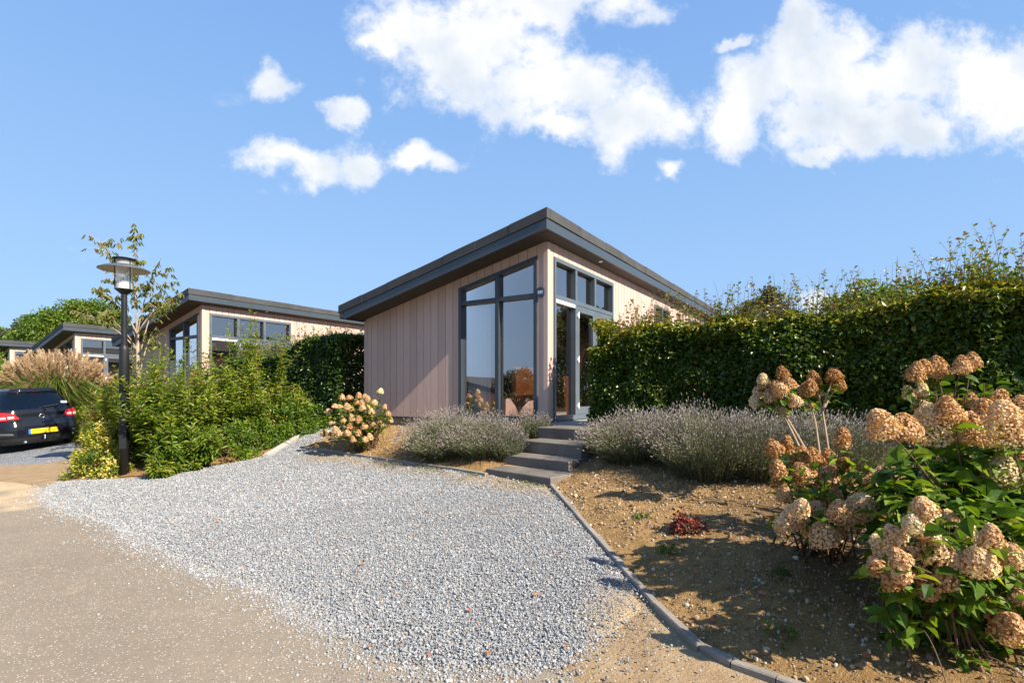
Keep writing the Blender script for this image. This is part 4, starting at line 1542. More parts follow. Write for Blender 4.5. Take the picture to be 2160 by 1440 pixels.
mb.build('emblem', M['chrome'], car, True)
tx = text_mesh('lettering', 'CORSA', .055, M['chrome'], car, (float(car_pt(np.array(.72), np.array(rear_th(.50, .72)))[0]) - .014, .50, .715), (math.pi / 2, 0, -math.pi / 2), .002, .001)
mb = MB(); mb.tube([(.150, .0, 1.0), (.145, -.1, 1.02), (.170, -.38, 1.05)], .010, 6); mb.build('rear_wiper', M['black'], car)
mb = MB(); mb.tube([(.62, 0, 1.455), (.58, 0, 1.50), (.50, 0, 1.54)], [.016, .010, .006], 8); mb.build('aerial', M['black'], car)
mb = MB(); mb.tube([(.10, 0.02, .30), (.00, 0.02, .26), (-.05, 0.02, .27), (-.055, 0.02, .31)], .018, 8); mb.lathe([(0, .36), (.022, .355), (.026, .335), (.018, .312)], (-.055, .02, 0), 12); mb.build('tow_bar', M['chrome'], car, True)
mb = MB(); mb.tube([(.20, .36, .23), (.01, .36, .22)], .028, 12); mb.build('exhaust', M['chrome'], car, True)
mb = MB(); mb.add([(.262, -.47, 1.075), (.262, -.60, 1.07), (.275, -.58, 1.125), (.275, -.47, 1.125)], [[0, 1, 2, 3]]); mb.build('window_sticker', M['white'], car)
for sx in (.68, 3.20):
    for s in (-1, 1):
        mb = MB()
        y0_, y1_ = s * .66, s * .855
        prof = [(.20, 0), (.292, .004), (.308, .03), (.308, .165), (.292, .191), (.20, .195)]
        an = np.linspace(0, 2 * math.pi, 37)[:-1]
        V = np.array([[(sx + r_ * math.cos(a), s * (.66 + d_), .305 + r_ * math.sin(a)) for a in an] for r_, d_ in prof])
        ii = np.arange(len(prof) - 1)[:, None]; jj = np.arange(36)[None]
        mb.add(V.reshape(-1, 3), np.stack([ii * 36 + jj, ii * 36 + (jj + 1) % 36, (ii + 1) * 36 + (jj + 1) % 36, (ii + 1) * 36 + jj], -1).reshape(-1, 4))
        wh = fix_normals(mb.build('wheel', M['rubber'], car, True))
        mb = MB()
        for k in range(5):
            a = k * 2 * math.pi / 5
            d1 = np.array([math.cos(a), 0, math.sin(a)]); d2 = np.array([-math.sin(a), 0, math.cos(a)])
            c_ = np.array([sx, s * .84, .305])
            V = []
            for yy0 in (-.012, .004):
                for r_, h_ in ((.03, .035), (.205, .05)):
                    for k2 in (-1, 1):
                        V.append(c_ + d1 * r_ + d2 * h_ * k2 + np.array([0, s * yy0, 0]))
            V = [V[0], V[2], V[3], V[1], V[4], V[6], V[7], V[5]]
            mb.hex(V)
        mb.tube([(sx, s * .82, .305), (sx, s * .847, .305)], .05, 16)
        an = np.linspace(0, 2 * math.pi, 33)
        mb.tube(np.stack([sx + .205 * np.cos(an), np.full(33, s * .84), .305 + .205 * np.sin(an)], 1), .014, 6)
        fix_normals(mb.build('rim', M['chrome'], wh, True))
for s in (-1, 1):
    mb = MB(); mb.lathe([(0, -.07), (.06, -.065), (.095, -.02), (.095, .03), (.06, .068), (0, .072)], (0, 0, 0), 14)
    mi_ = mb.build('wing_mirror', M['car_paint'], car, True); mi_.location = (2.55, s * .93, 1.02); mi_.scale = (.55, 1.1, 1)

# ------------------------------------------------------------------ vegetation
UP = np.array([0, 0, 1.0])


def bez(a, b, c, n=8):
    t = np.linspace(0, 1, n)[:, None]
    a, b, c = (np.asarray(v, float) for v in (a, b, c))
    return a * (1 - t) ** 2 + 2 * b * t * (1 - t) + c * t * t


def hedge(name, origin, dx, dy, L, Dp, height, n, mat, leafL, label, cat, seed, shoot_n, shoot_h, zf, top_yellow=.25, kind=4, bulge=.12, rnd_end=True, group=None):
    """clipped hedge: origin, unit run dx, unit depth dy, length, depth, height(t), leaves"""
    rng = np.random.default_rng(seed)
    root = empty(name, origin, 0, label, cat, group)
    o = np.array(origin, float); dx = np.array(dx, float); dy = np.array(dy, float)
    # leaves lie in a shell that thickens inwards
    nf = n
    t = rng.uniform(-.02, 1.02, nf) * L
    face = rng.choice(6, nf, p=[.38, .22, .14, .05, .05, .16])      # front, top, back, ends, heart
    hmax = height(t)
    q = rng.uniform(0, 1, nf)
    inn = rng.exponential(.085, nf)
    d = rng.uniform(0, Dp, nf); z = q * hmax
    d = np.where(face == 0, inn, np.where(face == 2, Dp - inn, d))
    z = np.where(face == 1, hmax - inn * .8, z)
    t = np.where(face == 3, inn, np.where(face == 4, L - inn, t))
    lump = bulge * (fbm(t * 1.6 + 7, z * 1.6, seed, 4) - .5) * 2 + .05 * (fbm(t * 7, z * 7, seed + 5, 2) - .5)
    d = np.where(face == 0, d - lump - .06, d)
    z = np.where(face == 1, z + lump * .9 + .08 * (fbm(t * 5, d * 5, seed + 9, 2) - .4), z)
    t = np.where(face == 3, t - lump, t)
    z = np.maximum(z, .02)
    P = o[None] + dx[None] * t[:, None] + dy[None] * d[:, None]
    P[:, 2] = zf(P[:, 0], P[:, 1]) + z
    N = np.where((face == 0)[:, None], -dy[None], np.where((face == 1)[:, None], UP[None], np.where((face == 2)[:, None], dy[None], np.where((face == 3)[:, None], -dx[None], dx[None]))))
    D = norm(N * .55 + rdir(rng, nf) * .9 + np.array([0, 0, -.15]))
    Nn = norm(UP * .75 + N * .5 + rdir(rng, nf) * .55)
    patch = fbm(t * 2.2, z * 2.2, seed + 2, 3)
    tint = np.clip(.15 + .5 * patch + rng.normal(0, .13, nf) + top_yellow * sstep(.82, 1.0, z / np.maximum(hmax, .1)), 0, .93)
    tint = np.where(rng.uniform(size=nf) < .012, rng.uniform(.9, 1, nf), tint)
    Ls = leafL * rng.uniform(.65, 1.25, nf)
    mb = MB()
    leaves(mb, P, D, Nn, Ls, Ls * rng.uniform(.55, .72, nf), tint, kind)
    # twigs inside and long shoots above
    mt = MB()
    for k in range(int(L * 10)):
        a = o + dx * rng.uniform(0, L) + dy * rng.uniform(.2, Dp - .1)
        a[2] = zf(a[0], a[1])
        h_ = float(height(np.array([(a - o) @ dx]))[0])
        b = a + dx * rng.normal(0, .12) + dy * rng.normal(0, .12) + UP * h_ * rng.uniform(.7, .97)
        mt.tube(bez(a, (a + b) / 2 + rng.normal(0, .05, 3), b, 5), np.linspace(.016, .004, 5), 4, rng.uniform())
    PP, DD, NN, LL, TT = [], [], [], [], []
    for k in range(shoot_n):
        tt = rng.uniform(0, 1) * L
        a = o + dx * tt + dy * rng.uniform(0, Dp)
        h_ = float(height(np.array([tt]))[0])
        a[2] = zf(a[0], a[1]) + h_ - .15
        sh = shoot_h(tt / L) * min(1.75, rng.lognormal(-.25, .55))
        lean = np.array([rng.normal(0, .22), rng.normal(0, .22), 0])
        b = a + UP * (.15 + sh) + lean * sh
        c = bez(a, a + UP * (.15 + sh) * .6 + lean * sh * .1, b, 7)
        mt.tube(c, np.linspace(.0042, .0012, 7), 4, rng.uniform(), cap=False)
        m = max(3, int(sh / .035))
        for i_ in range(m):
            f = rng.uniform(.18, 1.0)
            if rng.uniform() < .35 * f and sh > .25:
                continue
            x_ = f * 6; i0 = min(5, int(x_)); p = c[i0] + (c[i0 + 1] - c[i0]) * (x_ - i0)
            a_ = rng.uniform(0, 6.28)
            dd = np.array([math.cos(a_), math.sin(a_), rng.uniform(-.1, .9)])
            PP.append(p); DD.append(dd); NN.append(UP * .7 + rng.normal(0, .5, 3)); LL.append(leafL * rng.uniform(.55, 1.0) * (1.05 - .3 * f)); TT.append(np.clip(rng.normal(.72, .20) + .1 * f, .1, 1))
    if PP:
        LL = np.array(LL)
        leaves(mb, PP, DD, NN, LL, LL * .62, TT, kind)
    mb.build('foliage', mat, root).matrix_parent_inverse = Matrix.Translation(root.location).inverted()
    mt.build('twigs', M['twig'], root).matrix_parent_inverse = Matrix.Translation(root.location).inverted()
    return root


def childw(mb, name, mat, root, smooth=False):
    o = mb.build(name, mat, root, smooth)
    o.matrix_parent_inverse = Matrix.Translation(root.location).inverted()
    return o


# right-hand hornbeam hedge, running along the road in front of the terrace
H0 = on(1.42, 8.50)
hd = (-DL.x, -DL.y, 0)


def h_right(t):
    t = np.asarray(t, float)
    return 1.60 + .10 * sstep(.0, .8, t) - .14 * sstep(.35, .0, t) + .06 * (fbm(t * 1.3, 0 * t, 5) - .5) * 2 + .17 * sstep(3.1, 4.6, t)


hedge("hornbeam_hedge", H0, hd, (DR.x, DR.y, 0), 9.0, .75, h_right, 185000, M['hedge'], .072,
      "long clipped hornbeam hedge with stray shoots on top, behind the lavender and hydrangeas", 'hedge', 5, 1150, lambda f: .33 + .10 * float(sstep(.42, .55, f)) - .10 * float(sstep(.05, .0, f)), terrain, .46, bulge=.25)

# dark hedge between the first and the second cabin
A = HW(-.35, 4.95, 0); A.z = tz(A.x, A.y)
hedge("laurel_hedge", A, (DL.x, DL.y, 0), (DR.x, DR.y, 0), 4.4, .95, lambda t: 1.98 - .40 * sstep(.9, 2.6, t) + .12 * (fbm(np.asarray(t) * 2, 0 * np.asarray(t), 8) - .5), 64000, M['laurel'], .075,
      "dark clipped hedge between the first and second cabins, left of the pink gable", 'hedge', 9, 420, lambda f: .16 + .22 * float(sstep(.2, .5, f)), terrain, .20)


def lance_shrub(base, h, spread, nst, leafL, mat, twig, label, seed, cat='shrub', name='shrub', nodes=15, droop=.35, spikes=None, yellow=.0, group='shrubs planted round the lamp post'):
    """many upright arching stems with paired narrow leaves"""
    rng = np.random.default_rng(seed)
    base = np.array(base, float)
    root = empty(name, base, 0, label, cat, group)
    mb, mt = MB(), MB()
    PP, DD, NN, LL, TT = [], [], [], [], []
    stems = []
    for k in range(nst):
        a_ = rng.uniform(0, 6.283); r_ = math.sqrt(rng.uniform())
        out = np.array([math.cos(a_), math.sin(a_), 0])
        foot = base + out * r_ * spread * .30; foot[2] = tz(foot[0], foot[1])
        hh = h * (1 - .45 * r_ ** 2) * rng.uniform(.72, 1.04)
        tip = foot + out * r_ * spread * .85 + UP * hh
        stems.append((bez(foot, foot + UP * hh * .65 + out * r_ * spread * .12, tip, 9), hh, 1.0))
    for (dx_, dy_, sh) in (spikes or []):
        foot = base + np.array([dx_, dy_, 0]); foot[2] = tz(foot[0], foot[1])
        tip = foot + UP * sh + np.array([rng.normal(0, .05), rng.normal(0, .05), 0])
        stems.append((bez(foot, foot + UP * sh * .5, tip, 9), sh, .9))
    alls = []
    for c, hh, wgt in stems:
        mt.tube(c, np.linspace(.010, .003, 9), 4, rng.uniform(), cap=False)
        alls.append((c, hh, 1.0))
        for s_ in range(int(3 * wgt + rng.integers(0, 3))):
            f = rng.uniform(.25, .8); i0 = int(f * 8); p = c[i0]
            a_ = rng.uniform(0, 6.283)
            d_ = np.array([math.cos(a_), math.sin(a_), rng.uniform(.7, 1.6)]); ln = hh * rng.uniform(.14, .30)
            c2 = bez(p, p + d_ * ln * .5, p + d_ * ln * .8 + UP * ln * .3, 6)
            mt.tube(c2, np.linspace(.005, .002, 6), 3, rng.uniform(), cap=False)
            alls.append((c2, ln, .8))
    for c, ln, sc in alls:
        m = max(6, int(ln / (.082 if sc == 1 else .065)))
        n_ = len(c)
        f = (np.linspace(.10 if sc < 1 else .14, 1.0, m))
        x_ = f * (n_ - 1); i0 = np.minimum(n_ - 2, x_.astype(int))
        p = c[i0] + (c[i0 + 1] - c[i0]) * (x_ - i0)[:, None]
        ax = norm(c[i0 + 1] - c[i0])
        ph = rng.uniform(0, 6.283) + np.arange(m) * 1.57
        for s_ in (0, math.pi, 1.3):
            dirh = np.stack([np.cos(ph + s_), np.sin(ph + s_), 0 * ph], 1)
            d_ = norm(dirh + ax * (.25 + .8 * (f ** 2)[:, None]) - UP * droop * (1 - f[:, None]) + rng.normal(0, .22, (m, 3)))
            PP.append(p); DD.append(d_); NN.append(norm(UP + ax * .4 - dirh * .2 + rng.normal(0, .3, (m, 3))))
            LL.append(leafL * rng.uniform(.6, 1.2, m) * (1.08 - .55 * f ** 3) * sc ** .5)
            TT.append(np.clip(.30 + .32 * f + rng.normal(0, .16, m) + yellow, 0, 1))
    PP, DD, NN, LL, TT = (np.concatenate(v) for v in (PP, DD, NN, LL, TT))
    LL = LL * 1.36
    leaves(mb, PP, DD, NN, LL, LL * .29, TT, 4)
    childw(mb, 'foliage', mat, root); childw(mt, 'stems', twig, root)
    return root


def mound(base, rad, n, leafL, ratio, mat, label, seed, cat='shrub', name='shrub', tintb=.3, tintv=.2, sprays=60, kind=4, up=.5, group=None, top=0.0, twig='twig', open_=.0):
    """dense rounded bush: leaf clusters on many short twigs that fill a lumpy dome"""
    rng = np.random.default_rng(seed)
    base = np.array(base, float); rad = np.array(rad, float)
    root = empty(name, base, 0, label, cat, group)
    mb, mt = MB(), MB()
    nc = sprays
    dirs = rdir(rng, nc, -.05, 1.0)
    rr_ = rng.uniform(.55, 1.05, nc) ** .6
    C = base + dirs * rad * rr_[:, None] * (0.85 + .3 * rng.uniform(size=(nc, 1)))
    C[:, 2] = np.maximum(C[:, 2], terrain(C[:, 0], C[:, 1]) + .04)
    for k in range(nc):
        foot = base + np.array([rng.normal(0, .1) * rad[0], rng.normal(0, .1) * rad[1], 0]); foot[2] = tz(foot[0], foot[1]) - .01
        mt.tube(bez(foot, (foot + C[k]) / 2 + UP * rad[2] * .18, C[k], 6), np.linspace(.009, .0025, 6), 4, rng.uniform(), cap=False)
    per = n // nc
    idx = np.repeat(np.arange(nc), per)
    m = len(idx)
    cr = (rad.mean() * 1.55 / math.sqrt(nc))
    off = rng.normal(0, 1, (m, 3)) * cr * .5
    P = C[idx] + off
    P[:, 2] = np.maximum(P[:, 2], terrain(P[:, 0], P[:, 1]) + .02)
    outw = norm((P - base) / rad)
    D = norm(outw * .8 + rdir(rng, m) * .8 + UP * .1)
    N = norm(outw * .6 + UP * up + rdir(rng, m) * .5)
    ct = rng.normal(0, tintv * .5, nc)
    rel = np.clip((P[:, 2] - base[2]) / rad[2], 0, 1)
    tint = np.clip(tintb + ct[idx] + rng.normal(0, tintv * .6, m) + top * rel ** 2, 0, 1)
    Ls = leafL * rng.uniform(.6, 1.25, m)
    leaves(mb, P, D, N, Ls, Ls * ratio, tint, kind)
    childw(mb, 'foliage', mat, root); childw(mt, 'stems', M[twig], root)
    return root


SG_ = 'shrubs planted round the lamp post'
def W2(px, Y):
    return on((px - 1080) / 1119 * Y, Y)


lance_shrub(W2(268, 9.9), 1.75, .55, 28, .105, M['lance'], M['twig_red'], "arching red-stemmed shrub between the lamp post and the car", 21, yellow=.06)
lance_shrub(W2(352, 9.45), 1.92, .9, 44, .115, M['lance'], M['twig'], "tall lance-leaved green shrub just right of the lamp post", 22, yellow=.0, spikes=[(-.25, .1, 2.25), (.25, .15, 2.2), (.05, -.1, 2.05)])
lance_shrub(W2(300, 10.4), 1.95, .85, 36, .11, M['lance'], M['twig_red'], "upright shrub at the foot of the young cherry tree behind the lamp post", 26, yellow=.06, spikes=[(.2, .1, 2.2), (-.2, 0, 2.1)])
lance_shrub(W2(440, 10.2), 1.90, .95, 46, .105, M['lance'], M['twig'], "leafy shrub under the second cabin's corner window, reddish at its top", 23, yellow=.08, spikes=[(-.1, .1, 2.3), (-.35, .2, 2.2)])
lance_shrub(W2(520, 10.7), 1.80, .9, 42, .11, M['lance'], M['twig'], "shrub with two tall leafy spikes in front of the second cabin's glazing", 24, yellow=.05, spikes=[(0.02, .1, 2.75), (.06, .05, 2.65), (.14, .05, 2.45), (-.42, .2, 2.45), (.62, .2, 2.1)])
lance_shrub(W2(395, 9.0), .85, .75, 26, .125, M['lance'], M['twig'], "low broad-leaved shrub with drooping leaves at the edge of the gravel", 25, yellow=-.05, droop=.8)
lance_shrub(W2(338, 8.62), .36, .30, 12, .11, M['lance'], M['twig'], "small bright green plant at the gravel edge right of the lamp's foot", 27, yellow=.12, droop=.6, cat='plant', name='plant')
lance_shrub(W2(408, 9.0), .22, .26, 8, .09, M['lance'], M['twig'], "tiny leafy sprig on the gravel edge in front of the big shrubs", 28, yellow=.1, droop=.6, cat='plant', name='plant')

mound(W2(222, 9.3), (.50, .45, .50), 4800, .055, .5, M['yellow_leaf'], "yellow variegated spreading bush left of the lamp's foot", 31, tintb=.42, tintv=.5, sprays=46, group=None)
mound(W2(222, 9.6), (.30, .30, .98), 3200, .05, .5, M['yellow_leaf'], "golden yellow bush behind the red-stemmed shrub, beside the car's right tail light", 32, tintb=.66, tintv=.35, sprays=34)
mound(W2(590, 11.2), (.88, .7, .98), 11000, .062, .45, M['orange_tip'], "rounded green bush with rusty orange tips beside the pale kerb", 33, tintb=.38, tintv=.22, sprays=110, top=.35)
mound(W2(480, 9.75), (.55, .45, .62), 5200, .06, .42, M['lance'], "low mid-green bush on the sandy slope in front of the spiky shrub", 34, tintb=.35, tintv=.25, sprays=60)
mound(W2(545, 10.3), (.55, .45, .55), 4600, .058, .45, M['orange_tip'], "low green bush with a few yellow leaves beside the sandy slope", 35, tintb=.38, tintv=.22, sprays=60, top=.1)
mound(W2(640, 11.6), (.12, .12, .40), 420, .055, .45, M['red_leaf'], "small red-leaved shoot at the right foot of the rusty-tipped bush", 36, tintb=.55, tintv=.3, sprays=16, cat='plant', name='plant')
mound(W2(690, 11.75), (.55, .35, .55), 4200, .062, .5, M['orange_tip'], "low glossy green bush at the foot of the dark hedge", 37, tintb=.30, tintv=.22, sprays=50)
mound(W2(205, 14.2), (.70, .65, .80), 5200, .06, .5, M['lance'], "low yellow-green bush beside the car's right tail light, in front of the tall grass", 38, tintb=.62, tintv=.3, sprays=60)
mound(W2(15, 17.0), (2.0, 1.1, 2.25), 14000, .11, .5, M['lance'], "tall leafy bush behind the car at the far left edge", 39, tintb=.42, tintv=.25, sprays=150)
mound(W2(226, 12.9), (.42, .42, 1.15), 3800, .065, .42, M['orange_tip'], "bronze-leaved bush between the tall grass and the lamp post", 40, tintb=.62, tintv=.3, sprays=46, top=.15)

# ---- tall plumed grass
def plume_grass(base, h, spread, nb, npl, label, seed):
    rng = np.random.default_rng(seed)
    base = np.array(base, float)
    root = empty('ornamental_grass', base, 0, label, 'grass clump')
    mb = MB()
    a_ = rng.uniform(0, 6.283, nb); r_ = np.sqrt(rng.uniform(size=nb))
    out = np.stack([np.cos(a_), np.sin(a_), 0 * a_], 1)
    A_ = base + out * (r_ * spread * .35)[:, None]
    ln = h * rng.uniform(.58, .95, nb)
    lean = rng.uniform(.25, 1.0, nb) * (.35 + r_)
    B_ = A_ + UP * (ln * .72)[:, None] + out * (ln * .22 * lean)[:, None]
    C_ = A_ + UP * (ln * (.92 - .45 * lean.clip(0, 1.2)))[:, None] + out * (ln * .75 * lean)[:, None]
    blades(mb, A_, B_, C_, rng.uniform(.011, .020, nb), rng.uniform(0, 1, nb) ** 1.3)
    childw(mb, 'blades', M['grass_blade'], root)
    mp_ = MB(); ms = MB()
    for k in range(npl):
        a = rng.uniform(0, 6.283); r = math.sqrt(rng.uniform())
        o_ = np.array([math.cos(a), math.sin(a), 0])
        foot = base + o_ * r * spread * .35
        tip = foot + UP * h * (1.0 - .34 * r ** 3) * rng.uniform(.88, 1.04) + o_ * r * spread * .66
        c = bez(foot, foot + UP * h * .6 + o_ * r * spread * .2, tip, 8)
        ms.tube(c, np.linspace(.006, .003, 8), 3, .7, cap=False)
        d_ = norm(c[-1] - c[-3])
        n_ = 90
        f = rng.uniform(0, 1, n_)
        p = c[-1] - d_ * (f * .33)[:, None]
        e = norm(d_ + rng.normal(0, .26, (n_, 3)) - UP * .10)
        l_ = .13 * rng.uniform(.5, 1.1, n_)
        blades(mp_, p, p + e * (l_ * .5)[:, None], p + e * l_[:, None] - UP * .01, .011, np.clip(rng.normal(.5, .25) + rng.normal(0, .15, n_), 0, 1))
    childw(mp_, 'plumes', M['plume'], root); childw(ms, 'stalks', M['grass_blade'], root)
    return root


plume_grass(W2(118, 15.2), 2.36, 1.40, 8000, 300, "large clump of tall ornamental grass with pinkish beige plumes behind the car", 44)


# ---- young cherry tree behind the lamp
def young_tree(base, label, seed):
    rng = np.random.default_rng(seed)
    base = np.array(base, float)
    Yb = base[1]
    root = empty('young_tree', base, 0, label, 'tree')
    mt, mb, ml = MB(), MB(), MB()
    trunk_top = np.array([base[0] + .02, Yb, 1.5 + (828 - 705) / 1119 * Yb])
    tr = bez(base, (base + trunk_top) / 2 + np.array([.03, 0, 0]), trunk_top, 8)
    mt.tube(tr, np.linspace(.042, .030, 8), 10, .5)
    ends = [(283, 470, 0), (205, 500, .5), (340, 545, -.4), (372, 640, -.7), (352, 590, .3), (150, 655, .3), (200, 655, -.6), (238, 585, .7), (275, 560, -.5), (330, 690, .8), (385, 618, .2), (196, 610, 0.2)]
    PP, DD, NN, LL, TT = [], [], [], [], []
    for (px, py, dy) in ends:
        e = np.array(at(px, py, Yb + dy))
        s = tr[rng.integers(4, 8)]
        up_ = (e - s)
        c = bez(s, s + np.array([up_[0] * .35, up_[1] * .35, up_[2] * .62 + .12]), e, 12)
        ml.tube(c, np.linspace(.014, .003, 12), 5, rng.uniform(), cap=False)
        ln = np.linalg.norm(up_)
        subs = [(c, .18)]
        for k in range(int(4 + ln * 4.2)):
            i0 = rng.integers(5, 11)
            d_ = rdir(rng, 1, -.2, .8)[0]; l2 = rng.uniform(.16, .42)
            c2 = bez(c[i0], c[i0] + d_ * l2 * .6 + UP * .05, c[i0] + d_ * l2 - UP * .02, 6)
            ml.tube(c2, np.linspace(.004, .0015, 6), 3, rng.uniform(), cap=False)
            subs.append((c2, .0))
        for cc, f0 in subs:
            m = int(26 + 14 * rng.uniform()) if cc is c else rng.integers(5, 13)
            f = rng.uniform(max(f0, .5 if cc is c else .2), 1, m)
            x_ = f * (len(cc) - 1); i0 = np.minimum(len(cc) - 2, x_.astype(int))
            p = cc[i0] + (cc[i0 + 1] - cc[i0]) * (x_ - i0)[:, None]
            PP.append(p); DD.append(rdir(rng, m, -.4, .3) * .55 - UP * .8); NN.append(rdir(rng, m, -.2, .5)); LL.append(rng.uniform(.085, .145, m)); TT.append(np.clip(rng.normal(.38, .27, m), 0, 1))
    PP, DD, NN, LL, TT = (np.concatenate(v) for v in (PP, DD, NN, LL, TT))
    leaves(mb, PP, DD, NN, LL, LL * .30, TT, 4)
    childw(mt, 'trunk', M['bark_pale'], root, True); childw(ml, 'branches', M['bark_pale'], root); childw(mb, 'crown', M['cherry_leaf'], root)


young_tree(W2(288, 10.9), "slender young tree with sparse drooping autumn leaves behind the lamp post", 50)


# ---- broad trees
def tree(base, h, cr, n, leafL, mat, label, seed, clumps=46, trunk_h=.35, bark='bark', name='tree', group=None, squash=.8, spread=.5):
    rng = np.random.default_rng(seed)
    base = np.array(base, float)
    root = empty(name, base, 0, label, 'tree', group)
    mt, mb = MB(), MB()
    cc = base + UP * (h - cr * squash)
    tt = base + UP * h * trunk_h
    mt.tube(bez(base - UP * .2, (base + tt) / 2 + rng.normal(0, .05, 3), tt, 7), np.linspace(h * .030, h * .020, 7), 9, .5)
    dirs = rdir(rng, clumps, -.55, 1)
    C = cc + dirs * np.array([cr, cr, cr * squash]) * (rng.uniform(.35, 1.0, clumps) ** spread)[:, None]
    for k in range(clumps):
        mt.tube(bez(tt - UP * rng.uniform(0, .3), (tt + C[k]) / 2 + UP * .25 * cr * rng.uniform(0, .6), C[k], 6), np.linspace(h * .011, h * .002, 6), 5, rng.uniform(), cap=False)
    per = n // clumps
    idx = np.repeat(np.arange(clumps), per)
    m = len(idx)
    rs = cr * rng.uniform(.20, .36, clumps)
    dd = rdir(rng, m)
    rad_ = rng.uniform(size=m) ** .45
    P = C[idx] + dd * (rs[idx] * rad_)[:, None] * np.array([1.15, 1.15, .72])
    outw = norm(P - cc)
    D = norm(dd * .6 + outw * .4 + rdir(rng, m) * .7 - UP * .25)
    N = norm(UP * .7 + dd * .5 + rdir(rng, m) * .6)
    ct = rng.normal(0, .12, clumps)
    tint = np.clip(.42 + ct[idx] + rng.normal(0, .15, m), 0, 1)
    Ls = leafL * rng.uniform(.6, 1.3, m)
    leaves(mb, P, D, N, Ls, Ls * .62, tint, 3)
    childw(mt, 'trunk', M[bark], root); childw(mb, 'crown', mat, root)
    return root


TG = 'trees beyond the cabins'
tree(W2(128, 44), 7.3, 2.9, 15000, .22, M['tree_leaf'], "bright green broad tree rising over the third cabin's roof", 61, 60, .3, group=TG)
tree(W2(196, 46), 8.4, 2.6, 13000, .22, M['tree_leaf'], "taller green tree right behind the third cabin's roof corner", 62, 52, .3, group=TG)
tree(W2(62, 46), 6.6, 1.7, 7000, .18, M['grey_tree'], "small grey-green tree over the farthest cabin's roof", 63, 34, .3, group=TG)
tree(W2(4, 50), 6.4, 2.1, 8000, .22, M['tree_leaf'], "low green tree at the far left edge above the farthest roof", 64, 34, .3, group=TG)
tree(W2(246, 50), 7.0, 2.2, 8000, .22, M['tree_leaf'], "low green tree crown just left of the street lamp", 65, 34, .3, group=TG)
tree(W2(1612, 13.2), 3.15, .62, 7000, .07, M['grey_tree'], "small pale olive tree top peeping over the hornbeam hedge", 66, 60, .4, squash=1.3)
# trees round about the place, mirrored in the panes
hedge("back_hedge", on(7.6, 12.4), (.55, .835, 0), (.835, -.55, 0), 9.0, .8, lambda t: 2.05 + .2 * fbm(np.asarray(t) * 1.5, 0 * np.asarray(t), 3), 26000, M['laurel'], .11,
      "clipped hedge across the garden behind the front hedge, mirrored in the door glass", 'hedge', 19, 60, lambda f: .3, terrain, .2, 3)
tree(on(15.0, 16.5), 4.4, 1.9, 8000, .16, M['tree_leaf'], "leafy tree hidden behind the hornbeam hedge, mirrored in the door glass", 67, 40, .3, group='trees mirrored in the panes')
tree(on(12.2, 17.5), 4.0, 1.7, 7000, .16, M['tree_leaf'], "leafy tree hidden behind the hornbeam hedge, mirrored in the door glass", 69, 40, .3, group='trees mirrored in the panes')
tree(on(-16.5, 1.6), 2.7, 1.1, 7000, .14, M['grey_tree'], "round bush across the road, mirrored in the gable window", 68, 44, .3)

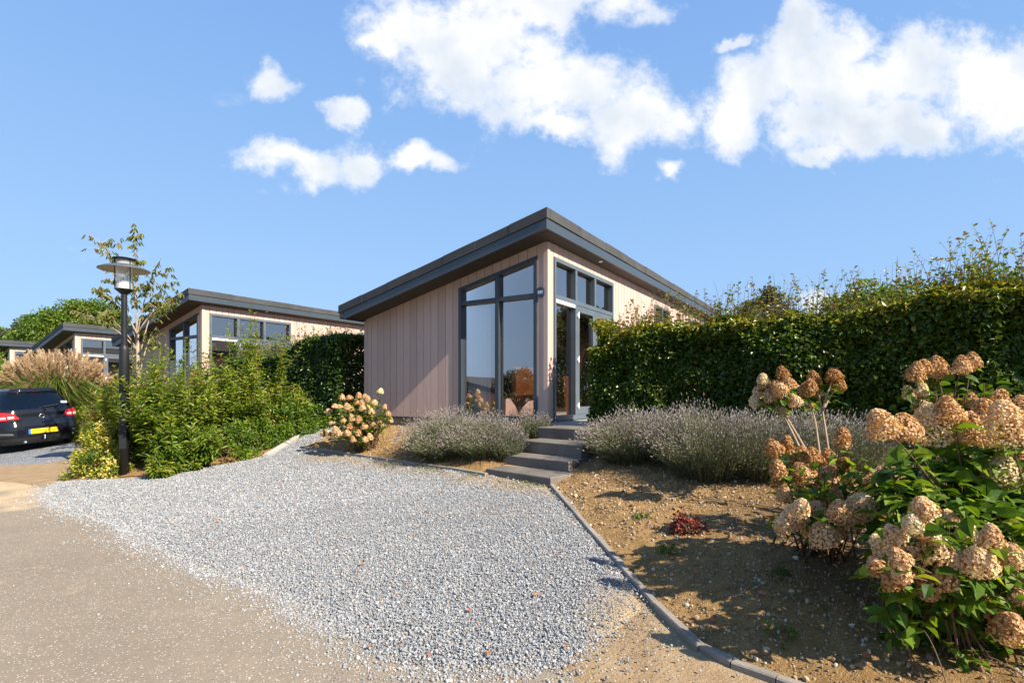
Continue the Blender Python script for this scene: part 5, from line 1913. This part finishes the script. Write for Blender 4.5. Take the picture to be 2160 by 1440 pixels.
# ------------------------------------------------------------------ lavender
def lavender(base, rx, ry, h, nst, label, seed, zf=terrain, green=.0, lean=(0, 0), purple=0.0):
    rng = np.random.default_rng(seed)
    base = np.array(base, float)
    root = empty('lavender_bush', base, 0, label, 'lavender', 'lavender bushes in the flower beds')
    a_ = rng.uniform(0, 6.283, nst); r_ = np.sqrt(rng.uniform(size=nst))
    out = np.stack([np.cos(a_) * rx, np.sin(a_) * ry, 0 * a_], 1)
    A_ = base + out * (r_ * .62)[:, None]
    A_[:, 2] = zf(A_[:, 0], A_[:, 1])
    patch = fbm(A_[:, 0] * 5, A_[:, 1] * 5, seed, 2)
    hh = h * (1 - .42 * r_ ** 2) * rng.uniform(.66, 1.12, nst) * (.62 + .72 * patch)
    ln = np.array([lean[0], lean[1], 0])
    B_ = A_ + UP * (hh * .55)[:, None] + out * (r_ * .20)[:, None]
    C_ = A_ + UP * hh[:, None] + (out * .45 + ln * h) * (r_[:, None] * .9 + .1) + rng.normal(0, .028, (nst, 3))
    ms, mf, mk = MB(), MB(), MB()
    blades(ms, A_, B_, C_, .0042, np.clip(rng.normal(.5, .25, nst) + green, 0, 1))
    # flower spikes, faded
    k = rng.uniform(size=nst) < .66
    d_ = norm(C_[k] - B_[k])
    n_ = int(k.sum())
    L_ = rng.uniform(.022, .050, n_); w_ = rng.uniform(.0042, .0070, n_)
    tt = np.clip(rng.normal(.52, .24, n_), 0, .93)
    tt = np.where(rng.uniform(size=n_) < purple, 1.0, tt)
    ref = rdir(rng, n_)
    S1 = norm(np.cross(d_, ref)); S2 = np.cross(d_, S1)
    p0 = C_[k]; pm = p0 + d_ * (L_ * .45)[:, None]; p1 = p0 + d_ * L_[:, None]
    V = np.stack([p0, pm + S1 * w_[:, None], pm + S2 * w_[:, None], pm - S1 * w_[:, None], pm - S2 * w_[:, None], p1], 1)
    off = (np.arange(n_) * 6)[:, None, None]
    Ft = np.array([(0, 2, 1), (0, 3, 2), (0, 4, 3), (0, 1, 4), (5, 1, 2), (5, 2, 3), (5, 3, 4), (5, 4, 1)])[None]
    mk.add(V.reshape(-1, 3), (off + Ft).reshape(-1, 3), np.repeat(tt, 6))
    # narrow grey leaves up the lower stems
    m = nst * 7
    i_ = rng.integers(0, nst, m); f = rng.uniform(.06, .72, m)
    P = A_[i_] * ((1 - f) ** 2)[:, None] + 2 * B_[i_] * (f * (1 - f))[:, None] + C_[i_] * (f ** 2)[:, None]
    D = norm(rdir(rng, m, -.1, .9) + norm(C_[i_] - A_[i_]) * .7)
    Ls = rng.uniform(.025, .055, m)
    tl = np.clip(.25 + .5 * f + rng.normal(0, .16, m), 0, .94)
    tl = np.where(rng.uniform(size=m) < .10 + green, 1.0, tl)
    leaves(mf, P, D, rdir(rng, m, 0, 1), Ls, Ls * .13 + .0015, tl, 3)
    # dry woody legs at the skirt
    for q_ in range(46):
        a = rng.uniform(0, 6.283); o_ = np.array([math.cos(a) * rx, math.sin(a) * ry, 0])
        s = base + o_ * .30; e = base + o_ * rng.uniform(.75, 1.05)
        s[2] = zf(np.array([s[0]]), np.array([s[1]]))[0]; e[2] = zf(np.array([e[0]]), np.array([e[1]]))[0] + rng.uniform(.01, .16)
        ms.tube(bez(s, (s + e) / 2 + UP * .06, e, 5), np.linspace(.0045, .0018, 5), 3, .1, cap=False)
    childw(mf, 'foliage', M['lav_leaf'], root); childw(ms, 'stems', M['lav_stem'], root); childw(mk, 'flower_spikes', M['lav_spike'], root)['kind'] = 'stuff'
    return root


lavender(W2(945, 8.35), .66, .75, .60, 3300, "lavender bush under the gable window at the left end, leaning left", 71, bedL, .04, (-.20, -.05))
lavender(W2(1022, 8.05), .58, .70, .56, 3200, "lavender bush in the middle of the row under the gable window", 72, bedL, .06, (-.15, -.1))
lavender(W2(1062, 7.85), .36, .45, .48, 1700, "silvery lavender bush leaning over the left side of the steps", 73, bedL, .0, (-.05, -.1))
lavender(W2(1125, 8.85), .30, .30, .50, 700, "small lavender bush tucked against the cabin's corner post", 77, bedL, .0, (0, -.05))
lavender(W2(1330, 7.0), .58, .70, .60, 3300, "lavender bush leaning over the right side of the steps, below the hedge", 74, bedR, .03, (-.16, -.12))
lavender(W2(1400, 6.85), .55, .75, .66, 2800, "lavender bush in the row under the hedge with a few purple flowers", 79, bedR, .03, (-.05, -.1), .06)
lavender(W2(1490, 6.2), .66, .80, .72, 4200, "largest lavender bush, in the middle of the row under the hedge", 75, bedR, .02, (-.10, -.12), .012)
lavender(W2(1605, 5.95), .58, .70, .68, 3200, "grey lavender bush behind the lower left hydrangea heads", 76, bedR, .0, (.05, -.08))
lavender(W2(1745, 5.75), .58, .62, .66, 2800, "lavender bush between the two hydrangea stems, hard against the hedge", 78, bedR, -.02, (.05, -.06))


# ------------------------------------------------------------------ hydrangeas
def flower_head(C, axis, L, R, tone, seed, name, root, nfl=None, pet=.0054, core=True):
    """cone-shaped panicle of four-petalled florets"""
    rng = np.random.default_rng(seed)
    nfl = nfl or int(620 * (R / .09) ** 1.3)
    axis = norm(np.array(axis, float))
    ref = np.array([1.0, 0, 0]) if abs(axis[0]) < .8 else np.array([0, 1.0, 0])
    e1 = norm(np.cross(axis, ref)); e2 = np.cross(axis, e1)
    i_ = np.arange(nfl) + .5
    f = i_ / nfl
    ph = i_ * 2.39996 + rng.normal(0, .25, nfl)
    # profile: broad rounded foot, tapering to a blunt tip
    sgn = f * 1.06 - .06
    prof = R * np.clip(1.12 * np.sqrt(np.clip(1 - sgn ** 2.1, 0, 1)) * (1 - .28 * f), .05, None) * np.where(f < .12, .72 + 2.3 * f, 1)
    lump = 1 + .22 * (fbm(np.cos(ph) * 2.4 + 9, f * 4 + np.sin(ph) * 2.4, seed % 97, 2) - .5) * 2
    prof = prof * lump * rng.uniform(.84, 1.10, nfl)
    rad_d = np.cos(ph)[:, None] * e1 + np.sin(ph)[:, None] * e2
    P = np.array(C) + axis * (f * L)[:, None] + rad_d * prof[:, None]
    outn = norm(rad_d * (1.0 - .55 * f)[:, None] + axis * (f * 1.1 - .25)[:, None] + rng.normal(0, .28, (nfl, 3)))
    mb = MB()
    side = norm(np.cross(outn, rng.normal(size=(nfl, 3)))); side2 = np.cross(outn, side)
    patch = fbm(P[:, 0] * 18, P[:, 2] * 18 + P[:, 1] * 9, seed % 89, 2) - .5
    tint = np.clip(tone + .55 * patch + rng.normal(0, .11, nfl), 0, 1)
    for k in range(4):
        a = k * math.pi / 2
        d = side * math.cos(a) + side2 * math.sin(a) + outn * .25
        ps = pet * rng.uniform(1.1, 1.9, nfl)
        leaves(mb, P, d, outn, ps, ps * 1.05, np.clip(tint + rng.normal(0, .05, nfl), 0, 1), 3)
    if core:     # the branching inside, a ragged body of smaller dried florets
        n2 = nfl
        f2 = rng.uniform(0, .92, n2); p2 = rng.uniform(0, 6.283, n2)
        pr2 = R * .78 * np.sqrt(np.clip(1 - f2 ** 2, 0, 1)) * rng.uniform(.55, 1, n2)
        P2_ = np.array(C) + axis * (f2 * L)[:, None] + (np.cos(p2)[:, None] * e1 + np.sin(p2)[:, None] * e2) * pr2[:, None]
        leaves(mb, P2_ - axis * .006, rdir(rng, n2), rdir(rng, n2), pet * 2.6, pet * 2.4, np.clip(tone - .2 + rng.normal(0, .1, n2), 0, 1), 3)
    return childw(mb, name, M['petal'], root)


def hydrangea(base, heads, label, seed, leafL=.10, extra_leaves=0, zone=None, pet=.0054, twig='twig', cat='hydrangea', foot=.10, stem=.006, lower=.35, per=8, forks=None, under=0.0):
    """heads: (px, py, depth, radius, length, tone) -> where each panicle sits in space"""
    rng = np.random.default_rng(seed)
    base = np.array(base, float)
    root = empty('hydrangea', base, 0, label, cat, 'hydrangeas in the flower beds')
    mt, mb = MB(), MB()
    PP, DD, NN, LL, TT = [], [], [], [], []
    fk = [np.array(at(*q)) for q in (forks or [])]
    for q in fk:
        f0 = base + np.array([rng.normal(0, .05), rng.normal(0, .05), -.02])
        mt.tube(bez(f0, np.array([f0[0] * .6 + q[0] * .4, f0[1] * .6 + q[1] * .4, (f0[2] + q[2]) / 2]), q, 8), np.linspace(stem * 2.0, stem * 1.3, 8), 7, rng.uniform(), cap=False)
    for k, (px, py, Y, R, L, tone) in enumerate(heads):
        hc = np.array(at(px, py, Y))
        ft = base + np.array([rng.normal(0, foot), rng.normal(0, foot), 0]); ft[2] = base[2] - .02
        if under:
            ft[0] += (hc[0] - base[0]) * under; ft[1] += (hc[1] - base[1]) * under; ft[2] = tz(ft[0], ft[1])
        R = R * rng.uniform(.86, 1.10); L = L * rng.uniform(.82, 1.15)
        if fk:
            ft = min(fk, key=lambda q: abs(q[0] - hc[0]) + abs(q[2] - hc[2]) * .4)
        axis = norm(UP * .9 + (hc - base) * np.array([.5, .5, 0]) + rng.normal(0, .16, 3))
        bot = hc - axis * L * .5
        c = bez(ft, np.array([ft[0] * .55 + bot[0] * .45, ft[1] * .55 + bot[1] * .45, ft[2] * .25 + bot[2] * .75]), bot + axis * L * .3, 10)
        mt.tube(c, np.linspace(stem * 1.5, stem * .55, 10), 6, rng.uniform(), cap=False)
        flower_head(bot, axis, L, R, tone, seed * 100 + k, 'flower_head', root, pet=pet)
        ln = np.linalg.norm(c[-1] - c[0])
        for m in range(per):
            f = lower + (.97 - lower) * (m + rng.uniform()) / per
            x_ = f * 9; i0 = min(8, int(x_)); p = c[i0] + (c[i0 + 1] - c[i0]) * (x_ - i0)
            a = rng.uniform(0, 6.283)
            for s in (0, math.pi):
                d = np.array([math.cos(a + s), math.sin(a + s), rng.uniform(-.5, .25)])
                PP.append(p + d * .02); DD.append(d); NN.append(UP + rng.normal(0, .35, 3)); LL.append(leafL * rng.uniform(.6, 1.15)); TT.append(np.clip(rng.normal(.42, .2), 0, 1))
    if extra_leaves and zone:
        for m in range(extra_leaves):
            px, py, Y = (rng.uniform(*zone[i]) for i in range(3))
            ea = (px - sum(zone[0]) / 2) / (zone[0][1] - zone[0][0]) * 2; eb = (py - sum(zone[1]) / 2) / (zone[1][1] - zone[1][0]) * 2
            if abs(ea) ** 2.4 + abs(eb) ** 2.4 > rng.uniform(.72, 1.12):
                continue
            p = np.array(at(px, py, Y))
            gz = tz(p[0], p[1])
            if p[2] < gz + .04:
                continue
            d = rdir(rng, 1, -.7, .3)[0]
            PP.append(p); DD.append(d); NN.append(UP + rng.normal(0, .4, 3)); LL.append(leafL * rng.uniform(.6, 1.2)); TT.append(np.clip(rng.normal(.42, .2), 0, 1))
            if m % (14 if under else 3) == 0 and not fk:
                ft = base + np.array([rng.normal(0, foot), rng.normal(0, foot), -.02])
                if under:
                    ft[0] += (p[0] - base[0]) * .8; ft[1] += (p[1] - base[1]) * .8; ft[2] = tz(ft[0], ft[1])
                mt.tube(bez(ft, (ft + p) / 2 + UP * .1, p, 6), np.linspace(stem, stem * .5, 6), 5, rng.uniform(), cap=False)
    LL = np.array(LL)
    leaves(mb, PP, DD, NN, LL, LL * .62, TT, 6)
    childw(mt, 'stems', M[twig], root); childw(mb, 'leaves', M['hyd_leaf'], root)
    return root


# by the gravel, left of the cabin gable
b = gp(772, 948)
Yh = b.y
hd_ = [(722, 837, -.1), (737, 838, .1), (757, 833, 0), (763, 848, -.1), (770, 836, .2), (803, 824, .1), (775, 839, 0), (780, 845, .25), (790, 848, 0), (693, 867, -.1), (707, 856, -.2), (716, 858, .1), (732, 856, -.15), (739, 860, -.1), (752, 846, 0), (765, 860, -.2), (783, 866, -.15), (812, 858, .1), (819, 872, .0), (742, 880, -.3), (723, 884, -.3), (757, 884, -.3), (700, 891, -.2), (737, 898, -.35), (768, 898, -.3), (788, 896, -.2), (681, 911, -.1), (692, 911, -.2), (716, 914, -.35), (732, 912, -.4), (756, 912, -.4), (780, 920, -.4), (802, 892, -.1), (824, 885, .1), (708, 905, -.3), (745, 925, -.4), (770, 926, -.45)]
rng = np.random.default_rng(3)
heads = [(px, py, Yh + dy, rng.uniform(.046, .062), rng.uniform(.085, .115), (.52 if px != 803 else .92) + rng.normal(0, .08)) for px, py, dy in hd_]
hydrangea(b, heads, "small pink hydrangea standing alone between the gravel path and the cabin gable", 81, .080, 330, ((690, 820), (850, 920), (Yh - .4, Yh + .3)), pet=.0070, lower=.45, per=7)

# bare-stemmed one in front of the hedge
b = on(2.78, 4.55, .04)
hd_ = [(1650, 785, .062, .12), (1609, 797, .048, .85), (1611, 806, .055, .45), (1598, 828, .06, .72), (1662, 808, .07, .45), (1642, 818, .075, .5), (1623, 834, .06, .6), (1590, 845, .045, .8), (1636, 838, .06, .62), (1715, 797, .068, .18), (1709, 812, .062, .28), (1700, 820, .065, .4), (1757, 790, .072, .16), (1766, 806, .078, .12), (1727, 828, .055, .38), (1675, 843, .055, .62), (1652, 868, .045, .82), (1710, 853, .028, .5)]
heads = [(px, py, 4.75 + (i % 5 - 2) * .07, R * .98, R * 1.9, t) for i, (px, py, R, t) in enumerate(hd_)]
hydrangea(b, heads, "leggy hydrangea with rusty tan flower heads on bare stems in front of the hedge", 82, .075, 40, ((1600, 1780), (820, 870), (4.6, 4.9)), twig='twig_pale', lower=.45, per=4, stem=.007, foot=.06, forks=[(1650, 866, 4.7), (1640, 852, 4.85), (1722, 905, 4.7), (1735, 868, 4.75)])

# low one at the near edge of the lavender
b = on(2.30, 3.95, .05)
hd_ = [(1630, 942, .06, .25), (1659, 935, .055, .2), (1690, 958, .07, .2), (1712, 958, .066, .25), (1640, 985, .055, .3), (1690, 995, .07, .35), (1748, 1000, .088, .55), (1748, 965, .07, .15), (1777, 922, .060, .3), (1781, 975, .045, .15), (1695, 1030, .065, .45), (1840, 1022, .078, .6), (1857, 1003, .05, .5), (1818, 1062, .092, .72), (1672, 1085, .075, .62), (1724, 1075, .078, .55), (1770, 1075, .065, .48), (1735, 1125, .085, .62), (1705, 1110, .055, .55), (1760, 1045, .06, .4), (1655, 1040, .06, .5), (1640, 1012, .05, .3), (1715, 1030, .06, .45), (1785, 1010, .05, .6), (1690, 1068, .06, .7), (1650, 1105, .055, .6), (1800, 1095, .06, .55), (1765, 1110, .06, .7)]
heads = [(px, py, 3.55 + (i % 4 - 1.5) * .10 - (.35 if py > 1040 else 0), R * .96, R * 1.9, t) for i, (px, py, R, t) in enumerate(hd_)]
hydrangea(b, heads, "low spreading hydrangea with cream and pink heads beside the bare soil", 83, .10, 170, ((1650, 1880), (960, 1110), (3.2, 3.7)), lower=.5, per=4)

# the tall one at the right edge
b = on(3.05, 3.7, .05)
hd_ = [(1932, 783, .058, .35), (1948, 772, .052, .35), (1976, 775, .070, .4), (2028, 768, .060, .42), (2050, 760, .055, .35), (1916, 827, .05, .6), (1945, 820, .045, .8), (1938, 850, .055, .4), (2000, 830, .03, .6), (2108, 838, .062, .35), (2150, 850, .062, .35), (2046, 840, .05, .35), (2058, 855, .055, .35)]
heads = [(px, py, 3.7 + (i % 3 - 1) * .08, R, R * 2.1, t) for i, (px, py, R, t) in enumerate(hd_)]
hydrangea(b, heads, "tall hydrangea with small tan heads held up against the hedge at right", 84, .085, 170, ((1880, 2170), (790, 960), (3.6, 4.0)), lower=.6, per=5)

b = on(2.85, 3.0, .05)
hd_ = [(1857, 892, .092, .55), (1905, 900, .100, .48), (1962, 892, .122, .72), (2046, 905, .105, .50), (2120, 890, .125, .62), (1998, 862, .075, .4), (2010, 880, .075, .35), (2078, 868, .08, .35), (2160, 905, .085, .5), (2116, 992, .098, .85), (2160, 968, .075, .5), (1955, 1000, .055, .95)]
heads = [(px, py, 2.95 + (i % 4 - 1.5) * .08, R * .90, R * 1.8, t) for i, (px, py, R, t) in enumerate(hd_)]
hydrangea(b, heads, "largest hydrangea with a row of big pink and cream heads at the right edge", 85, .125, 1250, ((1840, 2210), (930, 1260), (2.85, 3.4)), lower=.35, per=6, stem=.005, under=.35)
b = on(2.65, 2.7, .05)
hd_ = [(1945, 1068, .060, .55), (1945, 1110, .055, .5), (1913, 1138, .062, .6), (1860, 1150, .075, .75), (1895, 1175, .055, .5), (1970, 1150, .080, .68), (1848, 1190, .05, .4), (1905, 1185, .05, .4), (2064, 1180, .082, .62), (1990, 1215, .07, .5), (1940, 1208, .055, .3), (2098, 1275, .080, .42), (2130, 1320, .08, .35), (1880, 1220, .05, .3), (2150, 1255, .05, .5), (2000, 1090, .04, .6), (1925, 1100, .05, .75), (1885, 1125, .055, .65), (1930, 1165, .06, .5), (2040, 1120, .05, .8), (2090, 1130, .06, .55), (2010, 1175, .055, .7), (1960, 1240, .05, .35), (2050, 1240, .05, .5), (1900, 1205, .05, .6), (2135, 1170, .06, .6)]
heads = [(px, py, 2.46 + (i % 4 - 1.5) * .07, R * .88, R * 1.7, t) for i, (px, py, R, t) in enumerate(hd_)]
hydrangea(b, heads, "lowest hydrangea with pinkish heads drooping to the soil in the right corner", 86, .100, 1500, ((1835, 2300), (1030, 1410), (2.50, 3.1)), lower=.4, per=6, stem=.0038, under=.25, foot=.16)

# ------------------------------------------------------------------ small plants, stones, fallen leaves
p = gp(1452, 1128, .05)
mound((p.x, p.y, bedR(np.array([p.x]), np.array([p.y]))[0]), (.13, .12, .12), 520, .034, .6, M['red_leaf'], "little red-leaved plant alone on the bare soil", 91, 'plant', 'plant', .45, .35, 22)
for k, (px, py, n_, lab) in enumerate(((1412, 1165, 26, "patch of tiny green weeds in front of the little red plant"), (1357, 1095, 22, "dark green weed near the kerb, left of the little red plant"), (1640, 1215, 20, "green weed on the shaded soil right of the red plant"), (1655, 1345, 20, "small green weed near the front of the bed"), (1990, 1345, 22, "small weed at the foot of the lowest hydrangea"))):
    p = gp(px, py, .06)
    z_ = p.z if px > 1130 else p.z
    mound((p.x, p.y, p.z), (.09, .08, .045), n_ * 6, .026, .5, M['weed'], lab, 100 + k, 'weed', 'weed', .5, .5, 14, 3)

rr = random.Random(8)
import bmesh


def rock(px, py, s, label, seed):
    p = gp(px, py, .06)
    r_ = random.Random(seed)
    bm = bmesh.new()
    bmesh.ops.create_icosphere(bm, subdivisions=3, radius=.5)
    cuts = [Vector((r_.gauss(0, 1), r_.gauss(0, 1), r_.gauss(0, .8))).normalized() for _ in range(9)]
    for v in bm.verts:
        for c in cuts:
            d = v.co.dot(c)
            if d > .30:
                v.co -= c * (d - .30) * .9
        v.co = Vector((v.co.x * s * 1.5, v.co.y * s, v.co.z * s * .75))
    me = bpy.data.meshes.new('rock'); bm.to_mesh(me); bm.free()
    me.materials.append(M['kerb_pale'])
    o = bpy.data.objects.new('rock', me); COL.objects.link(o)
    o.location = (p.x, p.y, p.z + s * .15); o.rotation_euler = (r_.uniform(-.3, .3), r_.uniform(-.3, .3), r_.uniform(0, 6))
    tag(o, label, 'stone')


rock(1795, 1322, .050, "largest pale flat stone on the soil in front of the hydrangeas", 1)
rock(1502, 1143, .040, "grey stone lying just right of the little red plant", 2)
rock(1530, 1115, .030, "whitish stone behind the grey one, right of the red plant", 3)
rock(1368, 1023, .030, "small pale stone below the lavender, near the steps", 4)
rock(816, 970, .030, "white stone near the left kerb, in the bed below the gable lavender", 5)
rock(1822, 1362, .036, "stone in the sunlit soil just below the largest pale one", 6)

rng = np.random.default_rng(77)
fall_soil = [(1830, 1378), (1606, 1258), (1628, 1150), (1560, 1225), (1505, 1292), (1470, 1205), (1720, 1290)]
fall = [(307, 1066), (262, 1043), (458, 1102), (438, 1040), (484, 1160), (763, 1193), (826, 1250), (905, 1385), (968, 1262), (1132, 1258), (1030, 1382), (1194, 1367), (740, 1130), (620, 1065), (990, 1290), (782, 1367), (300, 1075)]
for k, (px, py) in enumerate(fall):
    p = gp(px, py, .02)
    mb = MB()
    s_ = rng.uniform(.030, .050)
    a = rng.uniform(0, 6.283)
    leaves(mb, [(-s_ / 2, 0, .004)], [(1, 0, .12)], [(rng.normal(0, .3), rng.normal(0, .3), 1)], s_, s_ * .6, rng.uniform(0, 1), 6)
    o = mb.build('fallen_leaf', M['dry_leaf']); o.location = (p.x, p.y, p.z + .012); o.rotation_euler = (0, 0, a)
    tag(o, "dry brown or reddish leaf fallen on the grey gravel", 'leaf', 'fallen leaves on the gravel')


for k, (px, py) in enumerate(fall_soil):
    p = gp(px, py, .08)
    mb = MB()
    s_ = rng.uniform(.040, .058)
    leaves(mb, [(-s_ / 2, 0, .006)], [(1, 0, .15)], [(rng.normal(0, .3), rng.normal(0, .3), 1)], s_, s_ * .62, rng.uniform(.3, 1), 6)
    o = mb.build('fallen_leaf', M['dry_leaf'])
    o.location = (p.x, p.y, float(bedR(np.array([p.x]), np.array([p.y]))[0]) + .012); o.rotation_euler = (0, 0, rng.uniform(0, 6.28))
    tag(o, "curled orange-brown leaf fallen on the brown soil of the right bed", 'leaf', 'fallen leaves on the soil')

# mossy grass creeping along the foot of the left kerb and the lowest step
rng = np.random.default_rng(90)
mb = MB()
line = KERB_L[1:] + [KERB_R[0]]
n = 2600
k = rng.integers(0, len(line) - 1, n); t = rng.uniform(size=n)
La = np.array(line)
P = La[k] * (1 - t)[:, None] + La[k + 1] * t[:, None]
P = P + np.stack([rng.normal(0, .10, n), -np.abs(rng.normal(0, .20, n)) - .03], 1)
kk = fbm(P[:, 0] * 2.6, P[:, 1] * 2.6, 4, 3) > .47
P = P[kk]; n = len(P)
z = terrain(P[:, 0], P[:, 1]) + .012
A_ = np.stack([P[:, 0], P[:, 1], z], 1)
d_ = rdir(rng, n, .25, .9); l_ = rng.uniform(.012, .045, n)[:, None]
blades(mb, A_, A_ + d_ * l_ * .5, A_ + d_ * l_ + np.array([0, 0, -.004]), .006, rng.uniform(.2, 1, n))
tag(mb.build('grass', M['grass_blade']), "short mossy grass along the left kerb and the lowest step", kind='stuff')
